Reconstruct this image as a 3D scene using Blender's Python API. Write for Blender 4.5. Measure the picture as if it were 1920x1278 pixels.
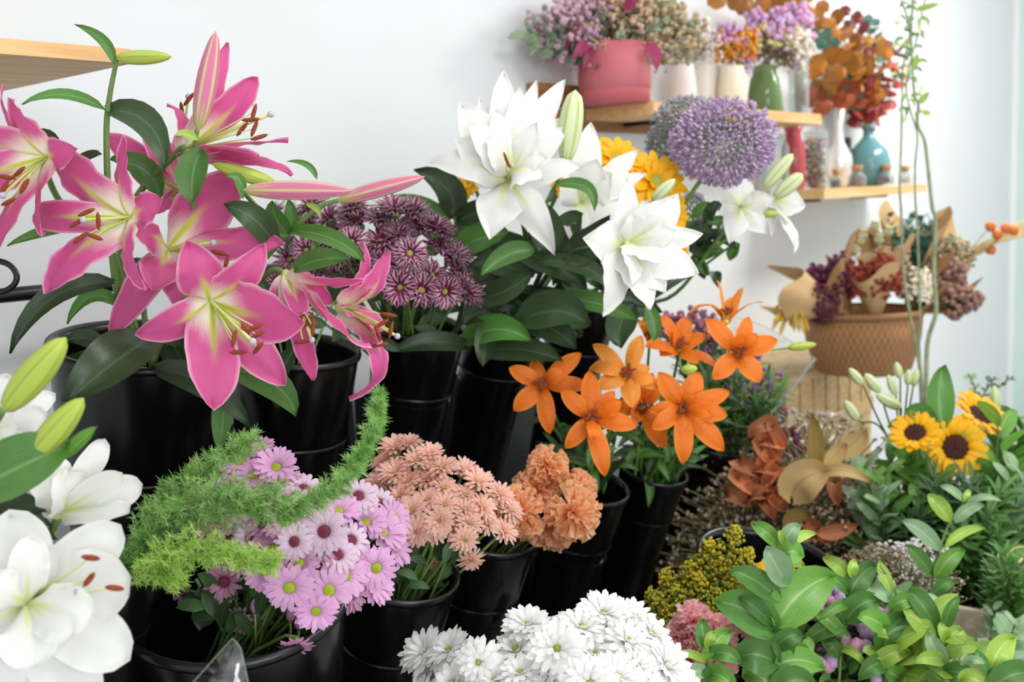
import bpy, bmesh, math, random
from mathutils import Vector, Matrix, noise
PI = math.pi
for o in list(bpy.data.objects): bpy.data.objects.remove(o)
scene = bpy.context.scene
COL = scene.collection

# ------------------------------------------------------------------ camera
F = 2000.0; CX, CY = 960.0, 639.0
TILT = math.radians(7.55); ROLL = math.radians(-2.5); EYE = 1.45
CAM = Vector((0, 0, EYE))
R3 = Matrix.Rotation(PI/2 - TILT, 3, 'X') @ Matrix.Rotation(ROLL, 3, 'Z')
cd = bpy.data.cameras.new('camera'); cam = bpy.data.objects.new('camera', cd); COL.objects.link(cam)
cam.matrix_world = Matrix.Translation(CAM) @ R3.to_4x4()
cd.sensor_width = 36; cd.lens = F/1920*36; cd.clip_start = .02
cd.dof.use_dof = True; cd.dof.focus_distance = 1.32; cd.dof.aperture_fstop = 5.0
scene.camera = cam

# ------------------------------------------------------------------ light
scene.view_settings.view_transform = 'Standard'
scene.view_settings.look = 'None'
scene.view_settings.exposure = 0.30
scene.view_settings.gamma = 1.0
scene.view_settings.use_curve_mapping = False
W = bpy.data.worlds.new('shop_daylight'); scene.world = W; W.use_nodes = True
bg = W.node_tree.nodes['Background']
bg.inputs[0].default_value = (0.97, 0.985, 1.0, 1); bg.inputs[1].default_value = 0.80
def area(name, loc, target, size, power, color=(1, 1, 1), sy=None):
    l = bpy.data.lights.new(name, 'AREA'); l.energy = power; l.color = color; l.size = size
    if sy: l.shape = 'RECTANGLE'; l.size_y = sy
    o = bpy.data.objects.new(name, l); COL.objects.link(o); o.location = loc
    o.rotation_euler = (Vector(target)-Vector(loc)).to_track_quat('-Z', 'Y').to_euler()
    return o
area('ceiling_lamp_light', (1.0, 0.9, 2.78), (0.4, 1.6, 0.8), 1.2, 17, (1, .985, .95), .35)
area('ceiling_lamp_light', (2.5, 3.6, 2.78), (2.0, 4.2, 1.0), 1.2, 42, (1, .985, .95), .35)
area('front_fill_light', (1.6, -1.7, 1.7), (0.3, 1.9, 0.85), 1.8, 40, (.95, .98, 1.0), 1.6)  # added fill from behind the camera to brighten the lower flowers, no real window

# ------------------------------------------------------------------ pixel helpers (frame 1920 x 1278)
def P(px, py, d): return CAM + R3 @ Vector(((px-CX)/F*d, -(py-CY)/F*d, -d))
def CD(x, y, z): return (R3 @ Vector((x, y, z))).normalized()      # right, up, towards the camera
def S(px, d): return px*d/F                                        # pixel length -> metres
UP = Vector((0, 0, 1))
_v = R3 @ Vector(((2650-CX)/F, -(300-CY)/F, -1)); WD = Vector((_v.x, _v.y, 0)).normalized()   # along the wall, receding to the right
WN = Vector((WD.y, -WD.x, 0))                                      # out of the wall into the shop
W0 = P(0, 300, 1.80)
def on_wall(px, py, off):                                          # pixel ray meets the plane at 'off' in front of the wall
    r = R3 @ Vector(((px-CX)/F, -(py-CY)/F, -1)); o = W0 + WN*off
    t = (o-CAM).dot(WN)/r.dot(WN); return CAM + r*t
def dmax(px, py, off=.07): return depth_of(on_wall(px, py, off))  # nothing goes deeper than just in front of the wall
def depth_of(p): return -(R3.transposed() @ (p-CAM)).z
def col(h, a=1.0):
    h = h.lstrip('#'); c = [int(h[i:i+2], 16)/255 for i in (0, 2, 4)]
    return tuple((x/12.92 if x <= .04045 else ((x+.055)/1.055)**2.4) for x in c)+(a,)

# ------------------------------------------------------------------ object helpers
def setp(o, label=None, cat=None, group=None, kind=None):
    if label: o['label'] = label
    if cat: o['category'] = cat
    if group: o['group'] = group
    if kind: o['kind'] = kind
    return o
ORG = {}
def thing(name, label, cat, loc, group=None):
    o = bpy.data.objects.new(name, None); o.empty_display_size = .02; COL.objects.link(o)
    o.location = loc; ORG[o.name] = Vector(loc)
    return setp(o, label, cat, group)
def mesh_of(name, vs, fs, mats, midx=None, uvs=None, smooth=True):
    m = bpy.data.meshes.new(name); m.from_pydata([tuple(v) for v in vs], [], fs)
    if not isinstance(mats, (list, tuple)): mats = [mats]
    for mm in mats: m.materials.append(mm)
    if smooth: m.polygons.foreach_set('use_smooth', [True]*len(m.polygons))
    if midx: m.polygons.foreach_set('material_index', midx)
    if uvs:
        l = m.uv_layers.new(name='UVMap'); flat = []
        for f in fs:
            for i in f: flat += [uvs[i][0], uvs[i][1]]
        l.data.foreach_set('uv', flat)
    m.update(); return m
def link(name, me, parent=None, label=None):
    o = bpy.data.objects.new(name, me); COL.objects.link(o)
    if parent: o.parent = parent; ORG[o.name] = ORG[parent.name]
    if label: o['label'] = label
    return o
class MB:                                                          # collects world-space geometry for ONE mesh object
    def __init__(s): s.v = []; s.f = []; s.m = []; s.uv = []
    def add(s, vs, fs, mi=0, uv=None):
        b = len(s.v); s.v += [Vector(v) for v in vs]
        s.f += [tuple(b+i for i in f) for f in fs]; s.m += [mi]*len(fs)
        s.uv += uv if uv else [(0, 0)]*len(vs)
        return s
    def tube(s, pts, r, n=7, mi=0, caps=True):
        pts = [Vector(p) for p in pts]; N = len(pts); vs = []; uv = []
        rs = r if isinstance(r, (list, tuple)) else [r]*N
        t = (pts[1]-pts[0]).normalized(); a = t.orthogonal().normalized()
        for i, p in enumerate(pts):
            t = (pts[min(i+1, N-1)]-pts[max(i-1, 0)]).normalized()
            a = (a-t*a.dot(t)).normalized(); b = t.cross(a)
            for k in range(n):
                q = 2*PI*k/n; vs.append(p+(a*math.cos(q)+b*math.sin(q))*rs[i]); uv.append((i/(N-1), k/n))
        fs = [(i*n+k, i*n+(k+1) % n, (i+1)*n+(k+1) % n, (i+1)*n+k) for i in range(N-1) for k in range(n)]
        if caps: fs += [tuple(range(n-1, -1, -1)), tuple((N-1)*n+k for k in range(n))]
        return s.add(vs, fs, mi, uv)
    def grid(s, rows, mi=0, closed=False):
        nu = len(rows); nv = len(rows[0]); vs = [v for r in rows for v in r]
        uv = [(i/(nu-1), j/(nv if closed else nv-1)) for i in range(nu) for j in range(nv)]
        fs = []
        for i in range(nu-1):
            for j in range(nv if closed else nv-1):
                k = (j+1) % nv; fs.append((i*nv+j, i*nv+k, (i+1)*nv+k, (i+1)*nv+j))
        return s.add(vs, fs, mi, uv)
    def lathe(s, prof, M=None, n=32, mi=0, fn=None):              # prof: (radius, height) along local z
        rows = []
        for (r, h) in prof:
            row = []
            for k in range(n):
                q = 2*PI*k/n; rr = r*(fn(q, h) if fn else 1)
                v = Vector((rr*math.cos(q), rr*math.sin(q), h)); row.append(M @ v if M else v)
            rows.append(row)
        return s.grid(rows, mi, True)
    def ball(s, c, r, n=6, m=4, mi=0, M=None):
        c = Vector(c); rad = r if isinstance(r, (tuple, list)) else (r, r, r); rows = []
        for i in range(m+1):
            th = PI*i/m+1e-4; row = []
            for k in range(n):
                q = 2*PI*k/n; v = Vector((rad[0]*math.sin(th)*math.cos(q), rad[1]*math.sin(th)*math.sin(q), rad[2]*math.cos(th)))
                row.append(c+(M @ v if M else v))
            rows.append(row)
        return s.grid(rows, mi, True)
    def box(s, o, ax, ay, az, mi=0):                              # corner o and three edge vectors
        o = Vector(o); v = [o, o+ax, o+ax+ay, o+ay, o+az, o+ax+az, o+ax+ay+az, o+ay+az]
        fs = [(0, 3, 2, 1), (4, 5, 6, 7), (0, 1, 5, 4), (1, 2, 6, 5), (2, 3, 7, 6), (3, 0, 4, 7)]
        vs = []; ff = []
        for f in fs:
            b = len(vs); vs += [v[i] for i in f]; ff.append((b, b+1, b+2, b+3))
        return s.add(vs, ff, mi)
    def obj(s, name, mats, parent=None, label=None, smooth=True):
        off = ORG[parent.name] if parent else Vector((0, 0, 0))
        me = mesh_of(name, [v-off for v in s.v], s.f, mats, s.m, s.uv, smooth)
        return link(name, me, parent, label)
    def mesh(s, name, mats, smooth=True): return mesh_of(name, s.v, s.f, mats, s.m, s.uv, smooth)
def bevel(o, w=.003):
    m = o.modifiers.new('bevel', 'BEVEL'); m.width = w; m.segments = 2; return o
def place(name, me, parent, M, label=None):                        # copy of a shared mesh at world matrix M, as a part
    o = link(name, me, parent, label); off = ORG[parent.name] if parent else Vector((0, 0, 0))
    o.matrix_local = Matrix.Translation(-off) @ M; return o
def frame(c, z, spin=0.0, s=1.0):                                  # matrix at c with local z along z
    z = Vector(z).normalized(); q = z.to_track_quat('Z', 'Y').to_matrix().to_4x4()
    return Matrix.Translation(c) @ q @ Matrix.Rotation(spin, 4, 'Z') @ Matrix.Scale(s, 4)
def bez(a, b, c, d, t):
    u = 1-t; return a*u**3+b*3*u*u*t+c*3*u*t*t+d*t**3
def spline(pts, n=6):                                              # Catmull-Rom through the points
    pts = [Vector(p) for p in pts]; q = [pts[0]*2-pts[1]]+pts+[pts[-1]*2-pts[-2]]; out = []
    for i in range(1, len(q)-2):
        for k in range(n):
            t = k/n; a, b, c, d = q[i-1:i+3]
            out.append(.5*((2*b)+(-a+c)*t+(2*a-5*b+4*c-d)*t*t+(-a+3*b-3*c+d)*t**3))
    return out+[pts[-1]]

# ------------------------------------------------------------------ materials
def nt(name):
    m = bpy.data.materials.new(name); m.use_nodes = True; t = m.node_tree
    return m, t, t.nodes['Principled BSDF'], t.nodes['Material Output']
def mth(t, op, a, b=None, c=None, clamp=False):
    n = t.nodes.new('ShaderNodeMath'); n.operation = op; n.use_clamp = clamp
    for i, x in enumerate((a, b, c)):
        if x is None: continue
        if isinstance(x, (int, float)): n.inputs[i].default_value = x
        else: t.links.new(x, n.inputs[i])
    return n.outputs[0]
def mixc(t, f, a, b):
    n = t.nodes.new('ShaderNodeMix'); n.data_type = 'RGBA'
    for s, x in ((n.inputs[0], f), (n.inputs[6], a), (n.inputs[7], b)):
        if isinstance(x, (int, float, tuple)): s.default_value = x
        else: t.links.new(x, s)
    return n.outputs[2]
def ntex(t, scale, detail=3, src=None, sc3=None):
    n = t.nodes.new('ShaderNodeTexNoise'); n.inputs['Scale'].default_value = scale; n.inputs['Detail'].default_value = detail
    tc = t.nodes.new('ShaderNodeTexCoord'); mp = t.nodes.new('ShaderNodeMapping')
    if sc3: mp.inputs['Scale'].default_value = sc3
    t.links.new(tc.outputs[src or 'Object'], mp.inputs[0]); t.links.new(mp.outputs[0], n.inputs['Vector']); return n.outputs['Fac']
def sstep(t, x, lo, hi):                                           # smooth 0..1 between lo and hi
    n = t.nodes.new('ShaderNodeMapRange'); n.interpolation_type = 'SMOOTHSTEP'
    n.inputs['From Min'].default_value = lo; n.inputs['From Max'].default_value = hi
    if lo > hi:
        n.inputs['From Min'].default_value = hi; n.inputs['From Max'].default_value = lo
        n.inputs['To Min'].default_value = 1; n.inputs['To Max'].default_value = 0
    t.links.new(x, n.inputs['Value']); return n.outputs['Result']
def bump(t, b, h, s=.2, d=.002):
    n = t.nodes.new('ShaderNodeBump'); n.inputs['Strength'].default_value = s; n.inputs['Distance'].default_value = d
    t.links.new(h, n.inputs['Height']); t.links.new(n.outputs[0], b.inputs['Normal'])
def plain(name, c, rough=.5, spec=.5, c2=None, nscale=20, metal=0, bs=0, sc3=None, lo=.35, hi=.65):
    m, t, b, o = nt(name); b.inputs['Roughness'].default_value = rough; b.inputs['Metallic'].default_value = metal
    b.inputs['Specular IOR Level'].default_value = spec
    f = ntex(t, nscale, 4, sc3=sc3)
    t.links.new(mixc(t, sstep(t, f, lo, hi), col(c), col(c2 or c)), b.inputs['Base Color'])
    if bs: bump(t, b, f, bs)
    return m
def thin(t, b, o, color, amount):                                  # light passes through petals and leaves
    tr = t.nodes.new('ShaderNodeBsdfTranslucent'); mx = t.nodes.new('ShaderNodeMixShader'); mx.inputs[0].default_value = amount
    if isinstance(color, tuple): tr.inputs[0].default_value = color
    else: t.links.new(color, tr.inputs[0])
    t.links.new(b.outputs[0], mx.inputs[1]); t.links.new(tr.outputs[0], mx.inputs[2]); t.links.new(mx.outputs[0], o.inputs[0])
def petal_mat(name, mid, edge, throat=None, stripe=None, spots=None, ts=(.15, .5), edge_at=(.7, 1.0), trans=.3, rough=.45, vein=None, tip=None, rnd=0.0):
    m, t, b, o = nt(name); uv = t.nodes.new('ShaderNodeUVMap'); sx = t.nodes.new('ShaderNodeSeparateXYZ'); t.links.new(uv.outputs[0], sx.inputs[0])
    u = sx.outputs[0]; v = mth(t, 'ABSOLUTE', mth(t, 'MULTIPLY_ADD', sx.outputs[1], 2.0, -1.0))
    st = ntex(t, 6, 3, 'UV', (1.2, 14, 1))                         # fine lengthwise streaks
    c = mixc(t, sstep(t, v, *edge_at), col(mid), col(edge))
    c = mixc(t, mth(t, 'MULTIPLY', sstep(t, st, .35, .7), .30), c, col(vein or edge))
    if tip: c = mixc(t, sstep(t, u, .8, 1.0), c, col(tip))
    if throat:
        uu = mth(t, 'ADD', u, mth(t, 'MULTIPLY', mth(t, 'SUBTRACT', st, .5), .25))
        c = mixc(t, sstep(t, mth(t, 'ADD', uu, mth(t, 'MULTIPLY', v, .22)), ts[1], ts[0]), c, col(throat))
    if stripe:
        f = mth(t, 'MULTIPLY', sstep(t, v, .22, .02), sstep(t, u, .62, .25)); c = mixc(t, f, c, col(stripe))
    if spots:
        vo = t.nodes.new('ShaderNodeTexVoronoi'); vo.inputs['Scale'].default_value = 22
        mp = t.nodes.new('ShaderNodeMapping'); mp.inputs['Scale'].default_value = (1.4, .8, 1); t.links.new(uv.outputs[0], mp.inputs[0]); t.links.new(mp.outputs[0], vo.inputs['Vector'])
        f = mth(t, 'MULTIPLY', sstep(t, vo.outputs['Distance'], .34, .2), mth(t, 'MULTIPLY', sstep(t, u, .62, .4), sstep(t, v, .85, .6))); c = mixc(t, f, c, col(spots))
    if rnd:
        oi = t.nodes.new('ShaderNodeObjectInfo'); hs = t.nodes.new('ShaderNodeHueSaturation')
        t.links.new(mth(t, 'MULTIPLY_ADD', oi.outputs['Random'], rnd, 1-rnd*.6), hs.inputs['Value']); t.links.new(c, hs.inputs['Color']); c = hs.outputs[0]
    t.links.new(c, b.inputs['Base Color']); b.inputs['Roughness'].default_value = rough
    b.inputs['Specular IOR Level'].default_value = .35
    bump(t, b, st, .25, .001); thin(t, b, o, c, trans); return m
def leaf_mat(name, c1, c2, vein, rough=.35, trans=.22, edge=None, rnd=.35):
    m, t, b, o = nt(name); uv = t.nodes.new('ShaderNodeUVMap'); sx = t.nodes.new('ShaderNodeSeparateXYZ'); t.links.new(uv.outputs[0], sx.inputs[0])
    v = mth(t, 'ABSOLUTE', mth(t, 'MULTIPLY_ADD', sx.outputs[1], 2.0, -1.0)); st = ntex(t, 5, 3, 'UV', (1.0, 12, 1))
    c = mixc(t, sstep(t, st, .3, .7), col(c1), col(c2))
    c = mixc(t, mth(t, 'MULTIPLY', sstep(t, v, .10, .02), .7), c, col(vein))
    if edge: c = mixc(t, sstep(t, v, .6, .75), c, col(edge))
    oi = t.nodes.new('ShaderNodeObjectInfo'); hs = t.nodes.new('ShaderNodeHueSaturation')
    t.links.new(mth(t, 'MULTIPLY_ADD', oi.outputs['Random'], rnd*1.4, 1-rnd*.7), hs.inputs['Value']); t.links.new(c, hs.inputs['Color']); c = hs.outputs[0]
    t.links.new(c, b.inputs['Base Color']); b.inputs['Roughness'].default_value = rough
    bump(t, b, st, .3, .001); thin(t, b, o, c, trans); return m
def glass(name, tint, rough=.03, alpha=.3, edge=.6):
    m, t, b, o = nt(name); b.inputs['Base Color'].default_value = col(tint); b.inputs['Roughness'].default_value = rough
    tr = t.nodes.new('ShaderNodeBsdfTransparent'); tr.inputs[0].default_value = col(tint)
    fr = t.nodes.new('ShaderNodeLayerWeight'); fr.inputs[0].default_value = .35
    mx = t.nodes.new('ShaderNodeMixShader'); t.links.new(mth(t, 'MULTIPLY_ADD', fr.outputs['Facing'], edge, alpha, clamp=True), mx.inputs[0])
    t.links.new(tr.outputs[0], mx.inputs[1]); t.links.new(b.outputs[0], mx.inputs[2]); t.links.new(mx.outputs[0], o.inputs[0]); return m
def cello(name):
    m, t, b, o = nt(name); gl = t.nodes.new('ShaderNodeBsdfGlossy'); gl.inputs['Roughness'].default_value = .12
    tr = t.nodes.new('ShaderNodeBsdfTransparent'); tr.inputs[0].default_value = (.93, .95, .95, 1)
    f = ntex(t, 9, 2, sc3=(1, 1, 4)); bp = t.nodes.new('ShaderNodeBump'); bp.inputs['Strength'].default_value = .6; bp.inputs['Distance'].default_value = .02
    t.links.new(f, bp.inputs['Height']); t.links.new(bp.outputs[0], gl.inputs['Normal'])
    mx = t.nodes.new('ShaderNodeMixShader'); t.links.new(mth(t, 'MULTIPLY_ADD', sstep(t, f, .45, .75), .35, .13), mx.inputs[0])
    t.links.new(tr.outputs[0], mx.inputs[1]); t.links.new(gl.outputs[0], mx.inputs[2]); t.links.new(mx.outputs[0], o.inputs[0]); return m
def wood(name, a, b_, along, sc=1.0, rough=.5):                    # grain runs along the given world direction
    m, t, b, o = nt(name); tc = t.nodes.new('ShaderNodeTexCoord'); mp = t.nodes.new('ShaderNodeMapping')
    ang = math.atan2(along.y, along.x); mp.vector_type = 'TEXTURE'; mp.inputs['Rotation'].default_value = (0, 0, ang); mp.inputs['Scale'].default_value = (1/(2*sc), 1/(28*sc), 1/(28*sc))
    n = t.nodes.new('ShaderNodeTexNoise'); n.inputs['Scale'].default_value = 1.6; n.inputs['Detail'].default_value = 5; n.inputs['Distortion'].default_value = .6
    t.links.new(tc.outputs['Object'], mp.inputs[0]); t.links.new(mp.outputs[0], n.inputs['Vector'])
    t.links.new(mixc(t, sstep(t, n.outputs['Fac'], .35, .65), col(a), col(b_)), b.inputs['Base Color']); b.inputs['Roughness'].default_value = rough
    bump(t, b, n.outputs['Fac'], .1); return m

M_pink = petal_mat('pink_lily_petal', '#d65d97', '#eeb0cb', '#f4ecd8', '#c9d23c', ts=(.2, .52), edge_at=(.8, 1.0), vein='#c53f80', trans=.28)
M_white = petal_mat('white_lily_petal', '#f1f1ed', '#f6f6f3', '#f0f3cc', '#e0e8a2', ts=(.05, .42), vein='#eef0ea', trans=.3)
M_orange = petal_mat('orange_lily_petal', '#f2801f', '#f6922c', '#e8771a', None, '#7a3208', ts=(.05, .3), vein='#e26a14', trans=.3)
M_orange2 = petal_mat('pale_orange_lily_petal', '#f59e3c', '#f8ac4e', '#efa23a', None, '#8a4210', ts=(.05, .3), vein='#ea8324', trans=.3)
M_lilac = petal_mat('lilac_petal', '#e5b2da', '#f2d0ea', '#cfa0cc', ts=(.0, .3), trans=.3, vein='#d898cc', rnd=.2)
M_lilacw = petal_mat('pale_lilac_petal', '#e6cfe0', '#f2e2ee', '#a4587c', ts=(.05, .38), trans=.3, vein='#d9aecb', rnd=.15)
M_plum = petal_mat('plum_pink_petal', '#c78fb0', '#dcb5cb', '#7d2c55', ts=(.05, .5), trans=.25, vein='#b87aa0', rnd=.3)
M_salmon = petal_mat('salmon_petal', '#f4cabb', '#fde4da', '#f0d8a6', ts=(.1, .6), trans=.45, vein='#e8ae9c', rnd=.14)
M_burg = petal_mat('burgundy_petal', '#6f1044', '#f6eaf0', '#520a32', ts=(.0, .3), edge_at=(.66, .84), trans=.15, vein='#82184f', tip='#8a2a5c', rnd=.2)
M_wmum = petal_mat('white_mum_petal', '#f9f9f7', '#fcfcfb', '#f2f4e2', ts=(.0, .25), trans=.42, vein='#eeeeec')
M_yellow = petal_mat('sunflower_petal', '#fdc416', '#fed02c', '#f6b008', ts=(.0, .35), trans=.3, vein='#f0a808')
M_peach = petal_mat('peach_carnation_petal', '#ffd0a0', '#ffe6ca', '#feb88a', ts=(.2, .8), trans=.6, vein='#fac398', rnd=.04)
M_rose = petal_mat('rose_carnation_petal', '#ffd0d3', '#ffe4e5', '#fdb4bb', ts=(.2, .8), trans=.6, vein='#f8bcc0', rnd=.03)
M_dleaf = leaf_mat('dark_lily_leaf', '#32472b', '#3d5534', '#587048', rough=.32)
M_mleaf = leaf_mat('mid_lily_leaf', '#4a7832', '#58883e', '#80a566', rough=.35)
M_lleaf = leaf_mat('laurel_leaf', '#649a3c', '#79ad4c', '#a8cb86', rough=.3, rnd=.3)
M_yleaf = leaf_mat('bright_leaf', '#92b545', '#a6c656', '#c4d98c', rough=.35, rnd=.25)
M_gleaf = leaf_mat('grey_green_leaf', '#86a97c', '#9ebd92', '#bdd2b0', rough=.4, rnd=.25)
M_vleaf = leaf_mat('variegated_leaf', '#5f8f3a', '#6fa042', '#a0bf5a', edge='#e4d87a', rough=.35)
M_fine = leaf_mat('fine_foliage', '#41603a', '#527446', '#668554', rough=.5)
M_stem = plain('green_stem', '#5d7d3d', .45, c2='#6f8d49', nscale=30)
M_dstem = plain('dark_green_stem', '#3c5a30', .45, c2='#4c6a3a', nscale=30)
M_bud = petal_mat('green_lily_bud', '#bacb58', '#93ad3e', '#9ab542', ts=(.0, .35), edge_at=(.8, 1.0), trans=.12, vein='#c7d766', rough=.35)
M_budp = petal_mat('pink_lily_bud', '#d7799e', '#cfd48c', '#b9cc66', ts=(.05, .45), edge_at=(.72, .98), trans=.12, vein='#cf6990', rough=.35)
M_budw = petal_mat('pale_lily_bud', '#dde5b6', '#a9c26a', '#a0bf58', ts=(.0, .3), trans=.12, vein='#e4eac6', rough=.4)
M_fil = plain('pale_green_filament', '#d5dc8a', .4, c2='#c2cf70')
M_anther = plain('rust_anther', '#7a2f14', .85, c2='#93421c', nscale=400, bs=.5)
M_stig = plain('grey_stigma', '#b9b3bd', .5)
M_black = plain('black_plastic', '#0b0b0c', .28, .45, c2='#121214', nscale=8)
def bucket_mat(name='black_bucket_plastic', lo=.5, c='#2c2c30'):
    m, t, b, o = nt(name); f = ntex(t, 5, 5, sc3=(6, 6, .6)); g = ntex(t, 3.1, 2)
    k = mth(t, 'MULTIPLY', sstep(t, f, lo, lo+.18), sstep(t, g, lo-.02, lo+.14))
    t.links.new(mixc(t, k, col('#09090a'), col(c)), b.inputs['Base Color'])
    t.links.new(mth(t, 'MULTIPLY_ADD', k, .3, .24), b.inputs['Roughness']); b.inputs['Specular IOR Level'].default_value = .4
    bump(t, b, f, .05); return m
M_bucket = bucket_mat(); M_scuff = bucket_mat('scuffed_bucket_plastic', .42, '#56565a')
M_metal = plain('black_painted_metal', '#101012', .35, .5)
M_water = plain('dark_water', '#0c100c', .08, .5)
M_shelf = wood('pine_shelf', '#e3bc86', '#d3a468', WD, 1.0)
M_board = wood('brown_board', '#9c6c42', '#83552f', WD, 1.2)
M_crate = wood('pale_crate_wood', '#c5a878', '#b09060', UP, 1.2, .7)
M_wall = plain('painted_wall', '#dcdfe0', .65, .3, c2='#dadddd', nscale=2, bs=.03)
M_cello = cello('clear_cellophane')
# ------------------------------------------------------------------ setting
def struct(name, mb, m):
    o = mb.obj(name, m, None, smooth=False); o['kind'] = 'structure'; return o
wl = W0 - WD*2.2; wl.z = 0
LW = 2.2 + (on_wall(1897, 400, 0)-W0).dot(WD)
struct('wall_back', MB().box(wl, WD*LW, -WN*.12, UP*2.9), M_wall)
we = wl + WD*LW
M_wall2 = plain('pale_green_wall', '#c9dcd6', .5, .3, c2='#c4d8d3', nscale=2)
struct('wall_right', MB().box(we, WD*.1, WN*3.2, UP*2.9), M_wall2)
struct('trim_1', MB().box(we-WD*.028, WD*.028, WN*.03, UP*2.9), plain('white_trim', '#e4e6e6', .5))
M_floor = plain('grey_floor_tile', '#b9babb', .4, .4, c2='#a9abad', nscale=6)
struct('floor', MB().box(wl+Vector((0, 0, -.05)), WD*(LW+.1), WN*5.5, UP*.05), M_floor)

# ------------------------------------------------------------------ shelves and wooden board on the wall
def shelf(px0, px1, ytop, ybot, off, label, left_len=None):
    a = on_wall(px0, ytop, off); b = on_wall(px1, ytop, off); c = on_wall(px0, ybot, off)
    if left_len: a = b - WD*left_len
    b.z = a.z if not left_len else b.z
    a.z = b.z; th = abs(on_wall(px0 if not left_len else px1, ybot, off).z - a.z)
    t = thing('wall_shelf', label, 'shelf', a-WN*off, 'wooden wall shelves')
    o = MB().box(a-WN*(off-.002)-UP*th, (b-a), WN*(off-.002), UP*th).obj('board', M_shelf, t, smooth=False); bevel(o, .002)
    for k in (.18, .82):
        q = a+(b-a)*k-WN*(off-.002)-UP*(th+.012); MB().box(q, WD*.02, WN*off*.6, UP*.012).obj('bracket', M_metal, t, smooth=False)
    return a.z, t
OFFS = .26
Z0, _ = shelf(245, 245, 92, 119, .47, 'pine shelf at top left beside the green lily bud', 1.3)
Z1, _ = shelf(1225, 1540, 190, 214, OFFS, 'upper pine shelf holding the pink round pot and vases')
Z2, _ = shelf(1545, 1737, 354, 373, OFFS, 'lower pine shelf holding the teal bottle and red vase')
a = on_wall(986, 155, .001); b = on_wall(1236, 170, .001); h = (a.z-on_wall(986, 195, 0).z)
t = thing('wooden_crate_board', 'brown wooden board on the wall behind the pink pot', 'board', a-UP*h)
for k, (s0, z) in enumerate(((0, 0), (.0, -h*1.22))):
    o = MB().box(a+WN*.002-UP*h+UP*z, (b-a)*(1 if k else .55)-UP*((b-a)*(1 if k else .55)).z, WN*.03, UP*h*.98).obj('plank', M_board, t, smooth=False); bevel(o, .002)

# ------------------------------------------------------------------ buckets
LEAN = math.radians(17)
AX = (UP*math.cos(LEAN)+WN*math.sin(LEAN)).normalized()
BK = {}
def bucket(key, px, py, d, rpx, label, lean=None, base=.45, side=0, group='black flower buckets', mat=None):
    c = P(px, py, d); r = S(rpx, d)*1.0; le = LEAN if lean is None else math.radians(lean)
    ax = (UP*math.cos(le)+WN*math.sin(le)+WD*side).normalized()
    Hh = (c.z-base-r*.66*math.sin(le))/math.cos(le)
    M = frame(c-ax*Hh, ax); t = thing('flower_bucket', label, 'bucket', c-ax*Hh, group)
    yr = Hh-r*1.36                                             # height of the stacking ridge
    MB().lathe([(.001, .004), (r*.60, .004), (r*.62, .012), (r*.80, yr-.004), (r*.805, yr), (r*.86, yr+.006), (r*.965, Hh-.008), (r*.965, Hh), (r*.94, Hh),
                (r*.93, Hh-.01), (r*.83, yr+.01), (r*.59, .02), (.001, .02)], M, 40).obj('body', mat or M_bucket, t)
    MB().lathe([(r*.96, Hh-.009), (r*1.0, Hh-.008), (r*1.012, Hh-.003), (r*1.0, Hh+.003), (r*.96, Hh+.004), (r*.935, Hh)], M, 40).obj('rim', M_black, t)
    MB().lathe([(r*.80, yr-.005), (r*.865, yr-.002), (r*.875, yr+.001), (r*.86, yr+.004)], M, 40).obj('ridge', M_black, t)
    MB().lathe([(.001, Hh*.7), (r*.84, Hh*.7)], M, 24).obj('water', M_water, t)
    BK[key] = (c, ax, r, Hh); return t
bucket('B1', 440, 1112, 1.26, 214, 'large front bucket holding the lilac daisies', lean=12, side=-.16)
bucket('B2', 752, 1068, 1.50, 112, 'front row bucket holding the salmon chrysanthemums', mat=M_scuff)
bucket('B3', 915, 990, 1.72, 98, 'front row bucket with grey scuffs holding the peach carnations', mat=M_scuff)
bucket('B4', 1100, 908, 2.02, 82, 'front row bucket under the left orange lilies')
bucket('B5', 1226, 880, 2.28, 66, 'front row bucket under the right orange lilies')
bucket('B6', 1345, 830, 2.55, 60, 'bucket holding the cellophane sleeve of purple flowers')
bucket('C1', 268, 645, 1.55, 170, 'back row bucket under the pink lilies, farthest left', lean=11, base=.75)
bucket('C2', 552, 655, 1.80, 124, 'back row bucket between the pink lilies and burgundy blooms', lean=10, base=.75)
bucket('C3', 785, 610, 2.02, 92, 'back row bucket below the burgundy chrysanthemums', lean=14, base=.75)
bucket('C4', 945, 590, 2.22, 80, 'back row bucket below the dark lily leaves', base=.75)
bucket('C5', 1098, 560, 2.48, 70, 'back row bucket behind the orange lilies', base=.75)
bucket('A1', 195, 1050, 1.16, 100, 'bucket in the lower left corner holding the white lilies', lean=12)
bucket('A2', -20, 1130, 1.02, 115, 'bucket at the bottom left edge under the white lilies', lean=10)
bucket('D1', 1443, 1052, 1.80, 136, 'wide empty-looking bucket behind the glossy leaf sprigs', lean=14, base=.3)
bucket('D2', 1290, 1200, 1.62, 105, 'low bucket holding goldenrod and rose carnations', lean=5, base=.3)
bucket('D3', 1040, 1345, 1.32, 150, 'low front bucket of white chrysanthemums', lean=6, base=.3)

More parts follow.
